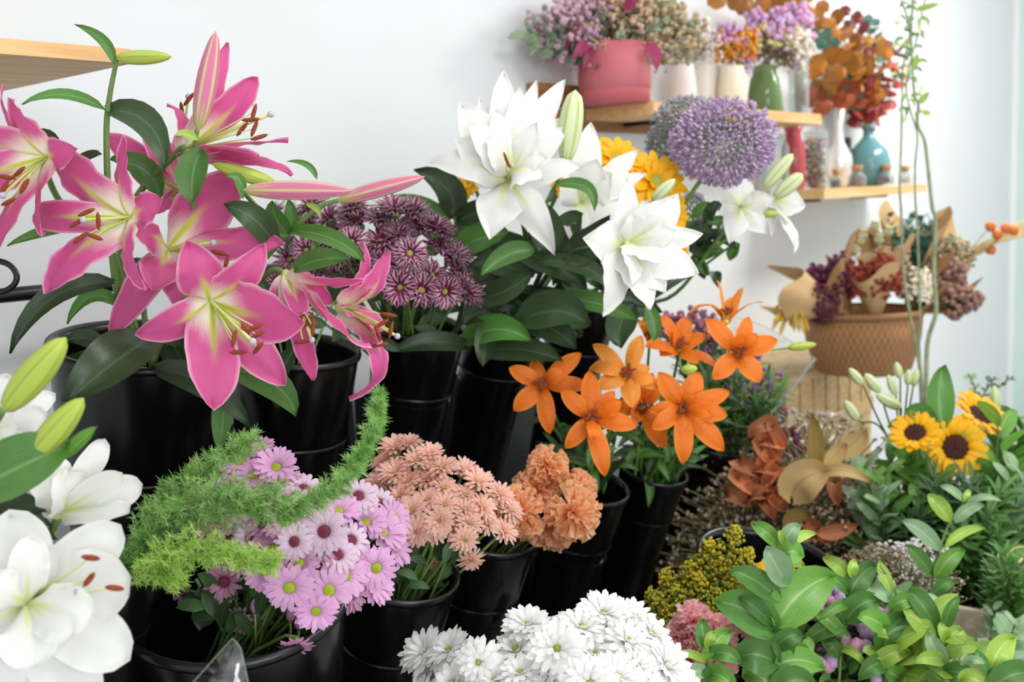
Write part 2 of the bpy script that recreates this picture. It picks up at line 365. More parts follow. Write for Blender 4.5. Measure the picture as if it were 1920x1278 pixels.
# rack: rails, posts and bucket hoops
def rail(p, q, r=.009, name='rail', par=None): return MB().tube([p, q], r, 10).obj(name, M_metal, par)
p0 = P(-60, 560, 1.62); p1 = P(232, 519, 1.70)
rk = thing('display_rack', 'black metal tube rack carrying the tilted buckets', 'rack', Vector((p0.x, p0.y, 0)))
dr = p1-p0; dr.z = 0; pe = p0 + WD*2.35; pe.z = p0.z+.0
rail(p0-WD*.3, p0+WD*.75, .012, 'top_rail', rk)
for n0, n1, z in ((.14, .50, .735), (.40, .92, .435), (.93, 1.3, .285)):        # tier trays, each with an added black sheet standing in for darkness below
    q = p0-WD*.35+WN*(n0-.156); q.z = z; MB().box(q, WD*1.98, WN*(n1-n0), UP*.01).obj('tier_tray', M_metal, rk, smooth=False)
    q = p0-WD*.35+WN*(n1-.156); q.z = max(0, z-.33); MB().box(q, WD*1.98, WN*.006, UP*(z-q.z)).obj('shade_riser', M_metal, rk, smooth=False)
q = p0+WD*.18-WN*.03; q.z = .45; MB().box(q, WD*1.5, WN*.004, UP*.60).obj('shade_sheet', M_metal, rk, smooth=False)  # added dark sheet that blackens the gaps between the back buckets, no rack part
for k in (-.33, .76, 1.6):
    for off, top in ((-.02 if k < 1 else 0, p0.z if k < 1 else .72), (.33, .735), (.75, .435), (1.12, .285)):
        q = p0+WD*k+WN*off
        MB().tube([Vector((q.x, q.y, 0)), Vector((q.x, q.y, top))], .011, 10).obj('post', M_metal, rk)
t = thing('wire_hook', 'black wire loop at the left edge above the rack rail', 'hook', P(-20, 520, 1.45))
MB().tube(spline([P(-60, 500, 1.45), P(-20, 488, 1.45), P(15, 495, 1.45), P(31, 515, 1.45), P(25, 535, 1.45), P(0, 548, 1.45), P(-40, 552, 1.45)], 8), .0042, 8).obj('wire', M_metal, t)
# ------------------------------------------------------------------ petals, leaves, buds, lilies
def prof(u, tip=.62, fat=.72, base=.2):                            # half-width along a petal
    pk = fat/(fat+tip); return (u**fat)*((1-u)**tip)/((pk**fat)*((1-pk)**tip))*(1-base)+base*(1-u)**2
def blade(mb, C, T, axis, w, arch=.32, curl=.22, cup=.25, wave=.0, twist=0, mi=0, nu=13, nv=7, tip=.62, fat=.72, base=.2, seed=0, sag=0):
    C = Vector(C); T = Vector(T); a = Vector(axis).normalized(); L = (T-C).length; d = (T-C)/L
    rad = d-a*d.dot(a)
    if rad.length < .12: rad = a.orthogonal()
    rad.normalize(); side0 = a.cross(rad).normalized()
    P1 = C+(a*arch+d*.22)*L; P2 = T+(a*curl-d*.25)*L; rows = []
    for i in range(nu):
        u = i/(nu-1); p = bez(C, P1, P2, T, u); tg = (bez(C, P1, P2, T, min(1, u+.02))-bez(C, P1, P2, T, max(0, u-.02))).normalized()
        s = side0; n = s.cross(tg).normalized()
        if n.dot(a) < 0 and abs(n.dot(a)) > .0 and i < 2: pass
        if twist: q = Matrix.Rotation(twist*u, 3, tg); s = q @ s; n = q @ n
        ww = w*.5*prof(u, tip, fat, base)*1.02; row = []
        for j in range(nv):
            v = 2*j/(nv-1)-1
            off = cup*w*(v*v)*(.9-1.5*u)+(.05*w*(1-abs(v))**2*-1)
            if wave: off += wave*w*math.sin(u*13+seed*2.1+v*1.5)*v*v*(1-u)*.9+wave*.5*w*math.sin(u*27+seed)*abs(v)**3*math.sin(PI*u)
            row.append(p+s*(v*ww)+n*off-UP*(sag*L*u*u))
        rows.append(row)
    mb.grid(rows, mi); return mb
def budmesh(mb, B, T, r, ribs=6, nu=14, nv=24, blunt=.6, mi=0):
    B = Vector(B); T = Vector(T); L = (T-B).length; M = frame(B, T-B); pr = []
    for i in range(nu):
        u = i/(nu-1); k = (u**.5)*((1-u)**blunt)*1.42
        pr.append((max(r*k, .0003), L*u))
    k0 = len(mb.uv); mb.lathe(pr, M, nv, mi, lambda q, h: 1+.07*abs(math.cos(q*ribs/2))*math.sin(PI*min(1, max(0, h/L))))
    for i in range(k0, len(mb.uv)): mb.uv[i] = (mb.uv[i][0], .5+.5*math.cos(mb.uv[i][1]*PI*ribs))
    return mb
def lily(th, c, axis, petals, mats, anthers=None, stigma=None, arch=.32, curl=.22, cup=.28, wave=.05, wpx=None, name='flower', seedk=0, tube=True, sten=.07, ptip=.8, pfat=.8):
    # c: (px, py, depth); petals: (px, py, dz towards camera, width px[, arch, curl, twist]); the flower's heart is the part, its petals and stamens sub-parts
    if mats is M_white: ptip = 1.0 if c[2] > 1.3 else .55; petals = [(p[0], p[1], p[2], p[3]*.93)+tuple(p[4:]) for p in petals]
    d = c[2]; C = P(*c); a = CD(*axis); mb = MB()
    st = P(stigma[0], stigma[1], d-stigma[2]) if stigma else C+a*sten
    if tube:
        mid = C+(st-C)*.5+a*.004
        mb.tube([C-a*.008, C, mid, st], [.0035, .0022, .0017, .002], 7, 0); mb.ball(st, .0042, 8, 5, 1)
        mb.ball(C-a*.004, (.006, .006, .006), 8, 5, 0)
    else: mb.ball(C, .006, 8, 5, 0)
    fl = mb.obj(name, [M_fil, M_stig], th)
    for i, p in enumerate(petals):
        m = MB(); ar = p[4] if len(p) > 4 else arch; cu = p[5] if len(p) > 5 else curl; tw = p[6] if len(p) > 6 else 0
        blade(m, C, P(p[0], p[1], d-p[2]), a, S(p[3], d), ar, cu, cup, wave, tw, nu=17, nv=9, seed=i+seedk, tip=ptip, fat=pfat)
        m.obj('petal', mats if not isinstance(mats, list) else mats[i % len(mats)], fl)
    if anthers is None:
        anthers = []
        for k in range(6):
            q = k*PI/3+.4+seedk; o = a.orthogonal().normalized(); e = C+a*sten*.92+(o*math.cos(q)+a.cross(o)*math.sin(q))*sten*.3; anthers.append(e)
    else: anthers = [P(x, y, d-z) for x, y, z in anthers]
    for k, e in enumerate(anthers):
        m = MB(); mid = C*.45+e*.55+a*.006; m.tube([C, mid, e], [.0014, .001, .0007], 5, 0)
        h = (CD(math.sin(k*2.3+seedk), math.cos(k*1.7+seedk), .25)); h = (h-(e-C).normalized()*.5).normalized()
        L = S(16, d) if sten > .05 else S(10, d)
        m.tube([e-h*L, e-h*L*.6, e, e+h*L*.6, e+h*L], [.0008, .0024, .0028, .0024, .0008], 7, 1); m.obj('stamen', [M_fil, M_anther], fl)
    return fl
def leaf(th, b, t, w, mat, bend=(0, 0, 0), nv=5, nu=10, cup=.18, name='leaf', fold=1, tip=.8, fat=.62, twist=0):
    # from base pixel b to tip pixel t (px, py, depth); bend moves the middle (right px, down px, metres towards camera)
    d = (b[2]+t[2])/2; B = P(*b); T = P(*t); mid = P((b[0]+t[0])/2+bend[0], (b[1]+t[1])/2+bend[1], d-bend[2]); mid = mid*2-(B+T)/2
    view = CD(0, .25, 1); W_ = S(w, d)*.5; m = MB(); rows = []
    for i in range(nu):
        u = i/(nu-1); p = B*(1-u)**2+mid*2*u*(1-u)+T*u*u; tg = ((mid-B)*(1-u)+(T-mid)*u).normalized()
        s = tg.cross(view); s = s.normalized() if s.length > .05 else CD(1, 0, 0); n = s.cross(tg)
        if twist: q = Matrix.Rotation(twist*(u-.3), 3, tg); s = q @ s; n = q @ n
        ww = W_*prof(u, tip, fat, .1)*1.03
        rows.append([p+s*(v*ww)+n*(cup*W_*2*abs(v)**1.4*fold) for v in [2*j/(nv-1)-1 for j in range(nv)]])
    m.grid(rows); return m.obj(name, mat, th)
def stem(th, pts, r, mat=None, name='stem', n=7):
    q = spline([P(*p) for p in pts], 6); N = len(q); rr = r if isinstance(r, tuple) else (r, r*.8)
    return MB().tube(q, [rr[0]+(rr[1]-rr[0])*i/(N-1) for i in range(N)], n).obj(name, mat or M_stem, th)
def bud(th, b, t, rpx, mat, name='bud', blunt=.6):
    d = (b[2]+t[2])/2; return budmesh(MB(), P(*b), P(*t), S(rpx, d), blunt=blunt).obj(name, mat, th)

GL = 'pink oriental lily stems'
A = thing('pink_lily', 'tall pink lily stem topped by a green bud in front of the left shelf', 'lily', P(246, 770, 1.5), GL)
stem(A, [(246, 770, 1.5), (232, 620, 1.44), (216, 520, 1.38), (205, 400, 1.35), (200, 250, 1.33), (206, 180, 1.32), (219, 112, 1.31)], (.0062, .0028))
bud(A, (216, 109, 1.31), (322, 106, 1.29), 20, M_bud)
for b, t, w, be, m in [((197, 206, 1.33), (42, 197, 1.30), 24, (0, -24, .0), M_mleaf), ((202, 206, 1.33), (310, 322, 1.27), 58, (24, -30, .02), M_dleaf), ((215, 120, 1.31), (140, 47, 1.30), 22, (15, -8, .0), M_mleaf),
                       ((214, 530, 1.38), (22, 662, 1.33), 48, (-20, -38, .02), M_dleaf), ((222, 570, 1.4), (128, 607, 1.37), 30, (-5, -32, .02), M_mleaf), ((150, 425, 1.36), (14, 462, 1.34), 24, (0, -8, 0), M_mleaf),
                       ((192, 290, 1.34), (120, 330, 1.37), 22, (0, -12, 0), M_dleaf), ((286, 632, 1.40), (126, 752, 1.30), 108, (10, -14, .03), M_dleaf), ((200, 655, 1.42), (122, 640, 1.42), 36, (0, -14, 0), M_dleaf),
                       ((236, 640, 1.44), (60, 690, 1.50), 30, (0, 10, 0), M_dleaf), ((206, 300, 1.34), (300, 385, 1.36), 50, (25, -18, -.02), M_mleaf)]:
    leaf(A, b, t, w, m, be)
lily(A, (248, 407, 1.27), (-.72, -.1, .68), [(105, 262, -.03, 108, .2, .15), (242, 258, .0, 74, .25, .1), (308, 377, .02, 78, .2, .15), (82, 402, -.05, 72, .3, .35), (100, 546, .0, 108, .2, .22), (279, 537, .035, 68, .22, .25)],
     M_pink, [(162, 398, .05), (184, 414, .06), (143, 418, .05), (151, 446, .05), (178, 444, .06)], (156, 412, .055), wave=.07, seedk=1)
B_ = thing('pink_lily', 'pink lily at the left edge with open bloom facing left', 'lily', P(262, 760, 1.55), GL)
stem(B_, [(262, 760, 1.55), (235, 560, 1.48), (190, 430, 1.42), (120, 385, 1.38), (90, 330, 1.33), (88, 296, 1.31)], (.0055, .0035))
lily(B_, (92, 292, 1.27), (-.7, -.3, .6), [(32, 188, .0, 100, .2, .2), (147, 278, .03, 72, .2, .3), (88, 437, .02, 72, .15, .2), (3, 484, .0, 82, .15, .2), (-70, 235, -.04, 100, .2, .2), (-75, 350, .0, 90, .2, .2), (12, 160, -.06, 40, .2, .2)],
     M_pink, [(12, 332, .05), (36, 322, .06), (8, 352, .05), (46, 349, .06), (16, 378, .06)], (5, 366, .05), wave=.06, seedk=2)
leaf(B_, (100, 310, 1.34), (60, 250, 1.34), 36, M_dleaf, (15, -15, 0))
C_ = thing('pink_lily', 'upper pink lily whose bloom opens right under the tall upright bud', 'lily', P(284, 770, 1.55), GL)
stem(C_, [(284, 770, 1.55), (250, 600, 1.50), (225, 450, 1.46), (262, 360, 1.40), (328, 290, 1.34), (345, 276, 1.32)], (.0055, .004))
lily(C_, (340, 283, 1.34), (.86, .3, .25), [(421, 80, -.03, 62, .25, .05), (474, 146, -.02, 78, .3, .15), (540, 272, .03, 92, .15, .1), (478, 300, .05, 84, .05, .12), (542, 332, .0, 64, .15, .2), (312, 202, .0, 52, .3, .45)],
     M_pink, [(476, 210, .05), (470, 224, .06), (477, 241, .05), (486, 257, .05), (454, 242, .04)], (508, 214, .05), wave=.05, seedk=3)
stem(C_, [(362, 400, 1.36), (362, 330, 1.33), (366, 270, 1.31), (370, 242, 1.30)], (.0035, .0028))
bud(C_, (371, 246, 1.30), (405, 58, 1.28), 28, M_budp)
leaf(C_, (376, 282, 1.30), (362, 378, 1.29), 62, M_mleaf, (-8, 0, .01)); leaf(C_, (372, 262, 1.3), (330, 258, 1.28), 20, M_yleaf, (-5, -8, .0))
lily(C_, (340, 362, 1.40), (-.55, .45, -.3), [(205, 258, .0, 62, .2, .3), (246, 314, .03, 62, .2, .2), (285, 226, .0, 70, .2, .2), (345, 250, -.03, 50, .2, .2), (300, 400, .03, 50, .2, .2)],
     M_pink, [(354, 186, .0), (341, 206, .0)], (353, 181, -.01), wave=.05, seedk=4, name='flower')
D_ = thing('pink_lily', 'large pink lily whose central bloom hangs over the left black bucket', 'lily', P(290, 775, 1.52), GL)
stem(D_, [(290, 775, 1.52), (285, 690, 1.46), (320, 600, 1.38), (352, 556, 1.33)], (.0055, .004)); stem(D_, [(285, 690, 1.46), (270, 560, 1.45), (300, 480, 1.40)], (.0045, .0035), name='side_stem')
lily(D_, (315, 469, 1.36), (.3, .35, .75), [(446, 334, -.02, 128, .15, .15), (531, 462, .02, 88, .15, .1), (250, 432, .04, 70, .3, .35), (288, 542, .03, 92, .1, .2), (212, 626, -.04, 76, .2, .15), (345, 590, .0, 70, .1, .2)],
     M_pink, [(411, 474, .05), (424, 494, .05)], (400, 455, .05), wave=.07, seedk=5)
lily(D_, (393, 561, 1.24), (.42, -.42, .78), [(352, 458, .03, 104, .18, .32), (488, 460, .01, 82, .3, .38), (562, 598, .03, 132, .15, .22), (398, 757, .04, 116, .12, .22), (262, 622, .0, 76, .25, .3, .3), (532, 716, -.03, 92, .1, .1)],
     M_pink, [(460, 617, .07), (479, 613, .075), (482, 628, .08), (484, 652, .08), (439, 634, .07), (447, 660, .075)], (474, 640, .09), wave=.06, seedk=6)
for b, t, w, be, m in [((290, 690, 1.44), (470, 800, 1.36), 56, (10, -22, .03), M_dleaf), ((430, 690, 1.42), (556, 778, 1.36), 62, (20, -14, .02), M_mleaf), ((418, 735, 1.42), (410, 842, 1.42), 42, (4, 0, 0), M_mleaf), ((478, 660, 1.4), (473, 730, 1.39), 26, (2, 0, 0), M_mleaf),
                       ((300, 610, 1.46), (360, 740, 1.42), 60, (10, 0, 0), M_dleaf), ((285, 720, 1.48), (215, 660, 1.46), 50, (0, 8, 0), M_dleaf), ((280, 620, 1.46), (345, 655, 1.42), 46, (0, -12, 0), M_dleaf), ((240, 500, 1.42), (300, 540, 1.4), 44, (0, -10, 0), M_dleaf)]:
    leaf(D_, b, t, w, m, be)
E_ = thing('pink_lily', 'pink lily with long closed pink buds reaching right over the burgundy blooms', 'lily', P(330, 770, 1.55), GL)
stem(E_, [(330, 770, 1.55), (420, 570, 1.45), (500, 480, 1.40), (545, 432, 1.37), (600, 388, 1.36), (636, 374, 1.36)], (.005, .0028)); stem(E_, [(520, 450, 1.38), (500, 410, 1.36), (470, 375, 1.32), (456, 360, 1.29)], (.0035, .0028), name='side_stem')
bud(E_, (455, 356, 1.28), (662, 358, 1.25), 27, M_budp); bud(E_, (630, 376, 1.36), (797, 331, 1.34), 23, M_budp); bud(E_, (520, 346, 1.33), (396, 306, 1.31), 21, M_bud)
leaf(E_, (456, 372, 1.29), (424, 333, 1.28), 22, M_mleaf, (8, -16, 0))
for b, t, w, be, m in [((512, 455, 1.35), (424, 386, 1.31), 54, (8, -10, .02), M_dleaf), ((538, 438, 1.36), (512, 376, 1.32), 40, (-8, 0, .01), M_mleaf), ((541, 436, 1.36), (540, 372, 1.35), 28, (6, 0, 0), M_mleaf), ((545, 432, 1.36), (684, 492, 1.30), 36, (10, -14, .02), M_mleaf),
                       ((550, 506, 1.36), (655, 487, 1.31), 44, (0, -10, .02), M_mleaf), ((588, 452, 1.34), (598, 492, 1.33), 15, (0, 0, 0), M_mleaf), ((594, 336, 1.36), (538, 303, 1.36), 13, (10, -10, 0), M_mleaf), ((574, 384, 1.33), (602, 410, 1.32), 13, (5, -6, 0), M_yleaf),
                       ((500, 520, 1.42), (440, 500, 1.4), 40, (0, -10, 0), M_dleaf)]:
    leaf(E_, b, t, w, m, be)
G_ = thing('pink_lily', 'right-hand drooping pink lily over the second black bucket', 'lily', P(520, 760, 1.7), GL)
stem(G_, [(520, 760, 1.7), (480, 640, 1.50), (480, 540, 1.42), (515, 506, 1.38), (540, 520, 1.36)], (.005, .0035))
lily(G_, (538, 518, 1.36), (.38, -.85, .25), [(690, 638, .04, 98, .1, .25), (680, 516, .0, 62, .2, .1), (582, 714, .02, 66, .12, .1), (566, 582, .06, 44, .1, .25), (620, 560, -.03, 80, .1, .1), (500, 600, -.03, 60, .1, .1)],
     M_pink, [(563, 598, .05), (587, 614, .06), (568, 640, .05), (579, 600, .04)], (585, 637, .05), wave=.05, seedk=7)
lily(G_, (640, 578, 1.40), (.9, -.05, .35), [(672, 458, .0, 76, .35, .3, .3), (722, 470, -.02, 70, .5, .1), (652, 740, .0, 80, .45, .75), (700, 640, .04, 74, .2, .3), (716, 618, -.02, 62, .2, .1), (690, 540, .03, 62, .1, .2)],
     M_pink, [(729, 590, .03), (715, 607, .04), (709, 624, .04), (733, 619, .03), (712, 646, .03)], (745, 630, .03), wave=.06, seedk=8)
for b, t, w, be, m in [((500, 740, 1.5), (560, 640, 1.46), 40, (0, 0, 0), M_dleaf), ((720, 640, 1.48), (752, 660, 1.46), 22, (0, 0, 0), M_dleaf)]:
    leaf(G_, b, t, w, m, be)

# white double lilies, middle
GW = 'white double lily stems in the middle'
H_ = thing('white_lily', 'tallest white double lily in the middle with an upright green bud beside it', 'lily', P(930, 640, 2.15), GW)
stem(H_, [(930, 640, 2.15), (960, 540, 1.98), (985, 450, 1.88), (965, 370, 1.82)], (.006, .004), M_dstem); stem(H_, [(985, 450, 1.88), (1035, 360, 1.83), (1059, 308, 1.80)], (.004, .003), name='side_stem')
lily(H_, (952, 340, 1.80), (-.1, .25, .95), [(946, 142, -.02, 74, .15, .25), (1007, 156, -.03, 58, .2, .1), (1058, 158, -.04, 76, .15, .15), (868, 202, .0, 104, .15, .25), (862, 270, .02, 104, .1, .25), (808, 308, -.01, 74, .45, .35), (922, 444, .04, 110, .1, .25),
      (1040, 470, .0, 80, .25, .35, .5), (1092, 314, .04, 66, .1, .15), (1064, 246, .02, 74, .15, .2), (902, 190, -.03, 66, .2, .2), (1056, 226, .0, 60, .2, .2)], M_white, [(950, 300, .07)], (960, 310, .06), wave=.07, seedk=9)
lily(H_, (960, 325, 1.775), (.05, .45, .9), [(975, 168, .0, 62, .1, .1), (1008, 232, .03, 60, .1, .1), (930, 208, .01, 74, .1, .1), (1024, 300, .04, 66, .2, .2), (912, 262, .03, 66, .1, .2), (1016, 340, .05, 92, .3, .2), (880, 240, .02, 80, .1, .2)],
     M_white, [], (960, 320, .02), wave=.07, seedk=10, name='inner_petals', tube=False)
bud(H_, (1060, 310, 1.80), (1079, 168, 1.77), 28, M_budw, blunt=.42)
I_ = thing('white_lily', 'white double lily half hidden between the tallest lily and the sunflower heads', 'lily', P(960, 640, 2.2), GW)
stem(I_, [(960, 640, 2.2), (1010, 520, 2.04), (1060, 430, 1.94), (1085, 390, 1.90)], (.006, .004), M_dstem)
lily(I_, (1088, 385, 1.88), (.1, .5, .8), [(1106, 238, -.02, 74, .1, .15), (1197, 287, .0, 62, .1, .1), (1210, 332, .02, 58, .1, .15), (1062, 330, .0, 80, .1, .2), (1070, 452, .03, 70, .2, .2), (1168, 400, .03, 110, .1, .2), (1120, 300, .03, 88, .1, .1), (1150, 330, .03, 90, .1, .1), (1110, 440, .03, 84, .2, .2)],
     M_white, [], None, wave=.06, seedk=11, tube=False)
leaf(I_, (1040, 348, 1.80), (1114, 398, 1.78), 26, M_mleaf, (22, -22, .0)); leaf(I_, (1040, 352, 1.80), (1030, 380, 1.80), 14, M_dleaf)
bud(I_, (1222, 378, 1.92), (1266, 335, 1.90), 17, M_budw)
J_ = thing('white_lily', 'lower white double lily hanging right above the orange lilies', 'lily', P(960, 650, 2.2), GW)
stem(J_, [(960, 650, 2.2), (1010, 540, 2.0), (1060, 480, 1.85), (1120, 462, 1.76), (1160, 462, 1.73)], (.005, .004), M_dstem)
lily(J_, (1164, 460, 1.70), (.45, -.1, .85), [(1098, 448, .03, 104, .15, .35), (1172, 338, .0, 68, .2, .15), (1258, 372, .02, 104, .25, .4), (1311, 438, .02, 64, .2, .2), (1306, 514, .04, 92, .2, .12), (1128, 586, .03, 80, .15, .25), (1212, 580, .05, 84, .15, .15), (1240, 548, .03, 92, .15, .15)],
     M_white, [], (1185, 455, .03), wave=.07, seedk=12, tube=False)
lily(J_, (1176, 455, 1.69), (.55, .0, .8), [(1228, 400, .02, 70, .2, .25), (1262, 432, .02, 66, .2, .2), (1230, 500, .05, 76, .25, .15), (1180, 530, .05, 60, .2, .2), (1200, 380, .02, 66, .2, .2)], M_white, [], None, wave=.06, seedk=13, tube=False, name='inner_petals')
rng = random.Random(5)
LV = [((1000, 470, 1.85), (900, 520, 1.80), 44, (0, -16, 0)), ((1010, 470, 1.85), (1008, 380, 1.85), 60, (16, 0, 0)), ((1060, 480, 1.84), (1145, 402, 1.80), 66, (0, 20, 0)), ((1040, 470, 1.86), (1095, 400, 1.84), 56, (0, -10, 0)),
      ((870, 640, 1.95), (998, 642, 1.85), 58, (0, -24, .02)), ((960, 590, 1.9), (1078, 655, 1.84), 64, (10, -10, .02)), ((900, 660, 1.95), (1056, 678, 1.85), 54, (0, -14, .02)), ((975, 600, 1.88), (1100, 610, 1.80), 80, (10, -22, .02)), ((1050, 560, 1.86), (1196, 603, 1.78), 42, (0, -12, .02)),
      ((1010, 490, 1.86), (1170, 560, 1.80), 36, (10, -22, .02)), ((900, 560, 1.92), (1000, 512, 1.85), 54, (0, 8, .02)), ((1190, 570, 1.85), (1165, 655, 1.83), 60, (-16, 0, 0)), ((855, 470, 1.95), (960, 440, 1.9), 60, (0, -10, 0)), ((850, 410, 1.96), (775, 320, 1.92), 60, (26, -10, 0)),
      ((850, 410, 1.96), (856, 345, 1.95), 30, (-4, 0, 0)), ((855, 412, 1.96), (925, 370, 1.9), 46, (0, 8, 0)), ((845, 415, 1.96), (710, 382, 2.0), 40, (0, -14, 0)), ((960, 470, 1.9), (1100, 540, 1.88), 60, (0, -14, 0)), ((930, 500, 1.92), (840, 560, 1.9), 44, (0, -14, 0)),
      ((915, 600, 1.92), (905, 690, 1.88), 44, (0, 0, 0)), ((1210, 570, 1.9), (1225, 640, 1.9), 30, (8, 0, 0)), ((1000, 520, 1.9), (880, 500, 1.9), 54, (0, -14, 0)), ((880, 650, 1.95), (735, 660, 1.9), 40, (0, -14, .02))]
hosts = [H_, I_, J_]
for k, (b, t, w, be) in enumerate(LV): leaf(hosts[k % 3], b, t, w, M_dleaf if k % 4 else M_mleaf, be)
for k in range(60):                                                # fuller foliage down the three stems
    sx = 880+rng.random()*300; sy = 440+rng.random()*190; dd = 1.95+rng.random()*.12; q = rng.random()*2*PI; L = 75+rng.random()*50
    if sx > 1130 and sy > 540: continue
    leaf(hosts[k % 3], (sx, sy, dd), (sx+math.cos(q)*L, sy+abs(math.sin(q))*L*.6-15, dd-.06+rng.random()*.08), 38+rng.random()*20, M_dleaf, (0, -15, .02), nu=7)
for pts in ([(850, 640, 2.0), (870, 540, 1.96), (852, 405, 1.95)], [(835, 650, 2.0), (900, 540, 1.98), (930, 470, 1.96)]): stem(H_, pts, (.005, .003), M_dstem, name='side_stem')

# white lilies at the right of the allium
K_ = thing('white_lily', 'small white lily group on the right with three pale green buds', 'lily', P(1130, 560, 2.5))
stem(K_, [(1130, 560, 2.5), (1250, 560, 2.3), (1330, 470, 2.2), (1385, 395, 2.15)], (.005, .003)); stem(K_, [(1330, 470, 2.2), (1420, 410, 2.17), (1452, 370, 2.15)], (.004, .003), name='side_stem')
lily(K_, (1388, 388, 2.12), (-.1, .0, .9), [(1337, 336, .0, 52, .2, .2), (1450, 372, .03, 56, .1, .2), (1368, 452, .03, 60, .15, .3), (1434, 436, .02, 56, .15, .2), (1400, 340, -.02, 56, .2, .2), (1350, 400, .0, 50, .2, .2)], M_white, [], (1392, 385, .03), wave=.06, sten=.03, seedk=3)
lily(K_, (1448, 372, 2.16), (.5, -.3, .5), [(1500, 384, .0, 66, .1, .3), (1484, 470, .02, 44, .2, .3), (1470, 420, .03, 66, .1, .1), (1480, 345, .0, 44, .1, .1), (1440, 440, .0, 50, .1, .1)], M_white, [], None, wave=.05, tube=False)
bud(K_, (1430, 354, 2.12), (1487, 288, 2.10), 17, M_budw, blunt=.45); bud(K_, (1450, 372, 2.12), (1505, 326, 2.10), 19, M_budw, blunt=.4); bud(K_, (1426, 402, 2.12), (1460, 400, 2.11), 10, M_bud)
for k in range(26):
    sx = 1290+rng.random()*80; sy = 400+rng.random()*130; q = rng.random()*2*PI; L = 35+rng.random()*30
    leaf(K_, (sx, sy, 2.25), (sx+math.cos(q)*L, sy+math.sin(q)*L*.8, 2.2+rng.random()*.05), 24, M_dleaf if k % 3 else M_mleaf, (0, -7, .01), nu=6)
for k in range(4): stem(K_, [(1200+k*8, 560, 2.3), (1280+k*12, 500, 2.26), (1330+k*12, 440+k*8, 2.22)], .003, M_dstem, name='side_stem')

# white lilies, lower left, near the camera
GN = 'white lilies in the lower left corner'
L_ = thing('white_lily', 'largest white lily at the lower left with rust anthers', 'lily', P(-10, 1200, 1.02), GN)
stem(L_, [(-10, 1200, 1.05), (0, 1160, 1.03), (40, 1135, 1.02)], (.006, .004))
lily(L_, (56, 1125, .98), (.45, .15, .85), [(244, 1078, .02, 175, .15, .15), (222, 985, .0, 130, .15, .15), (20, 970, .0, 150, .25, .25), (-90, 1040, .0, 160, .2, .2), (236, 1232, .03, 150, .2, .2), (160, 1330, .03, 150, .25, .15), (20, 1330, .04, 150, .25, .2), (-80, 1200, .03, 150, .2, .2)],
     M_white, [(170, 1045, .07), (167, 1086, .075), (215, 1102, .07)], (147, 1110, .06), wave=.08, seedk=14)
lily(L_, (52, 1130, .965), (.35, .2, .9), [(175, 1150, .05, 120, .35, .25), (60, 1010, .02, 90, .4, .3), (-20, 1090, .04, 110, .4, .3), (60, 1250, .05, 130, .4, .2), (140, 1190, .06, 90, .3, .2)], M_white, [], None, wave=.08, seedk=15, name='inner_petals', tube=False)
N_ = thing('white_lily', 'white lily opening to the right above the largest lower left bloom', 'lily', P(20, 1180, 1.10), GN)
stem(N_, [(20, 1180, 1.1), (60, 1060, 1.08), (110, 970, 1.07)], (.005, .004))
lily(N_, (112, 962, 1.06), (.75, .35, .5), [(192, 824, -.02, 70, .1, .1), (266, 910, .0, 84, .1, .15), (230, 884, .02, 66, .1, .1), (243, 964, .03, 76, .1, .15), (60, 850, .0, 120, .3, .2), (90, 900, .05, 110, .3, .2), (150, 880, .0, 90, .1, .1)], M_white, [(222, 902, .0), (216, 906, .0)], (216, 920, .0), wave=.05, seedk=16)
O_ = thing('white_lily', 'white lily at the left edge behind two plump green buds', 'lily', P(-30, 1180, 1.15), GN)
stem(O_, [(-30, 1180, 1.15), (-30, 950, 1.05), (-20, 820, 1.0), (4, 768, .98)], (.006, .004)); stem(O_, [(-10, 940, 1.04), (30, 880, 1.0), (62, 845, .98)], (.005, .004), name='side_stem')
lily(O_, (-8, 812, 1.10), (.2, .2, .9), [(86, 778, .0, 74, .1, .2), (100, 742, -.03, 62, .2, .2), (32, 826, .03, 70, .2, .2), (14, 706, -.02, 80, .1, .1), (-80, 760, .0, 90, .1, .1), (-60, 880, .0, 90, .1, .1), (50, 860, .03, 80, .1, .2)], M_white, [], None, wave=.06, tube=False, seedk=17)
bud(O_, (6, 772, .95), (124, 632, .93), 41, M_bud, blunt=.55); bud(O_, (50, 868, .95), (157, 746, .93), 36, M_bud, blunt=.55)
leaf(O_, (-70, 930, .93), (124, 838, .95), 118, M_mleaf, (20, -14, .01)); leaf(O_, (110, 862, .96), (184, 799, .95), 30, M_lleaf, (5, -4, 0))
for k in range(5): leaf(O_, (-10, 950+k*20, 1.08), (90+k*10, 960+k*26, 1.06), 50, M_dleaf, (0, -10, 0))

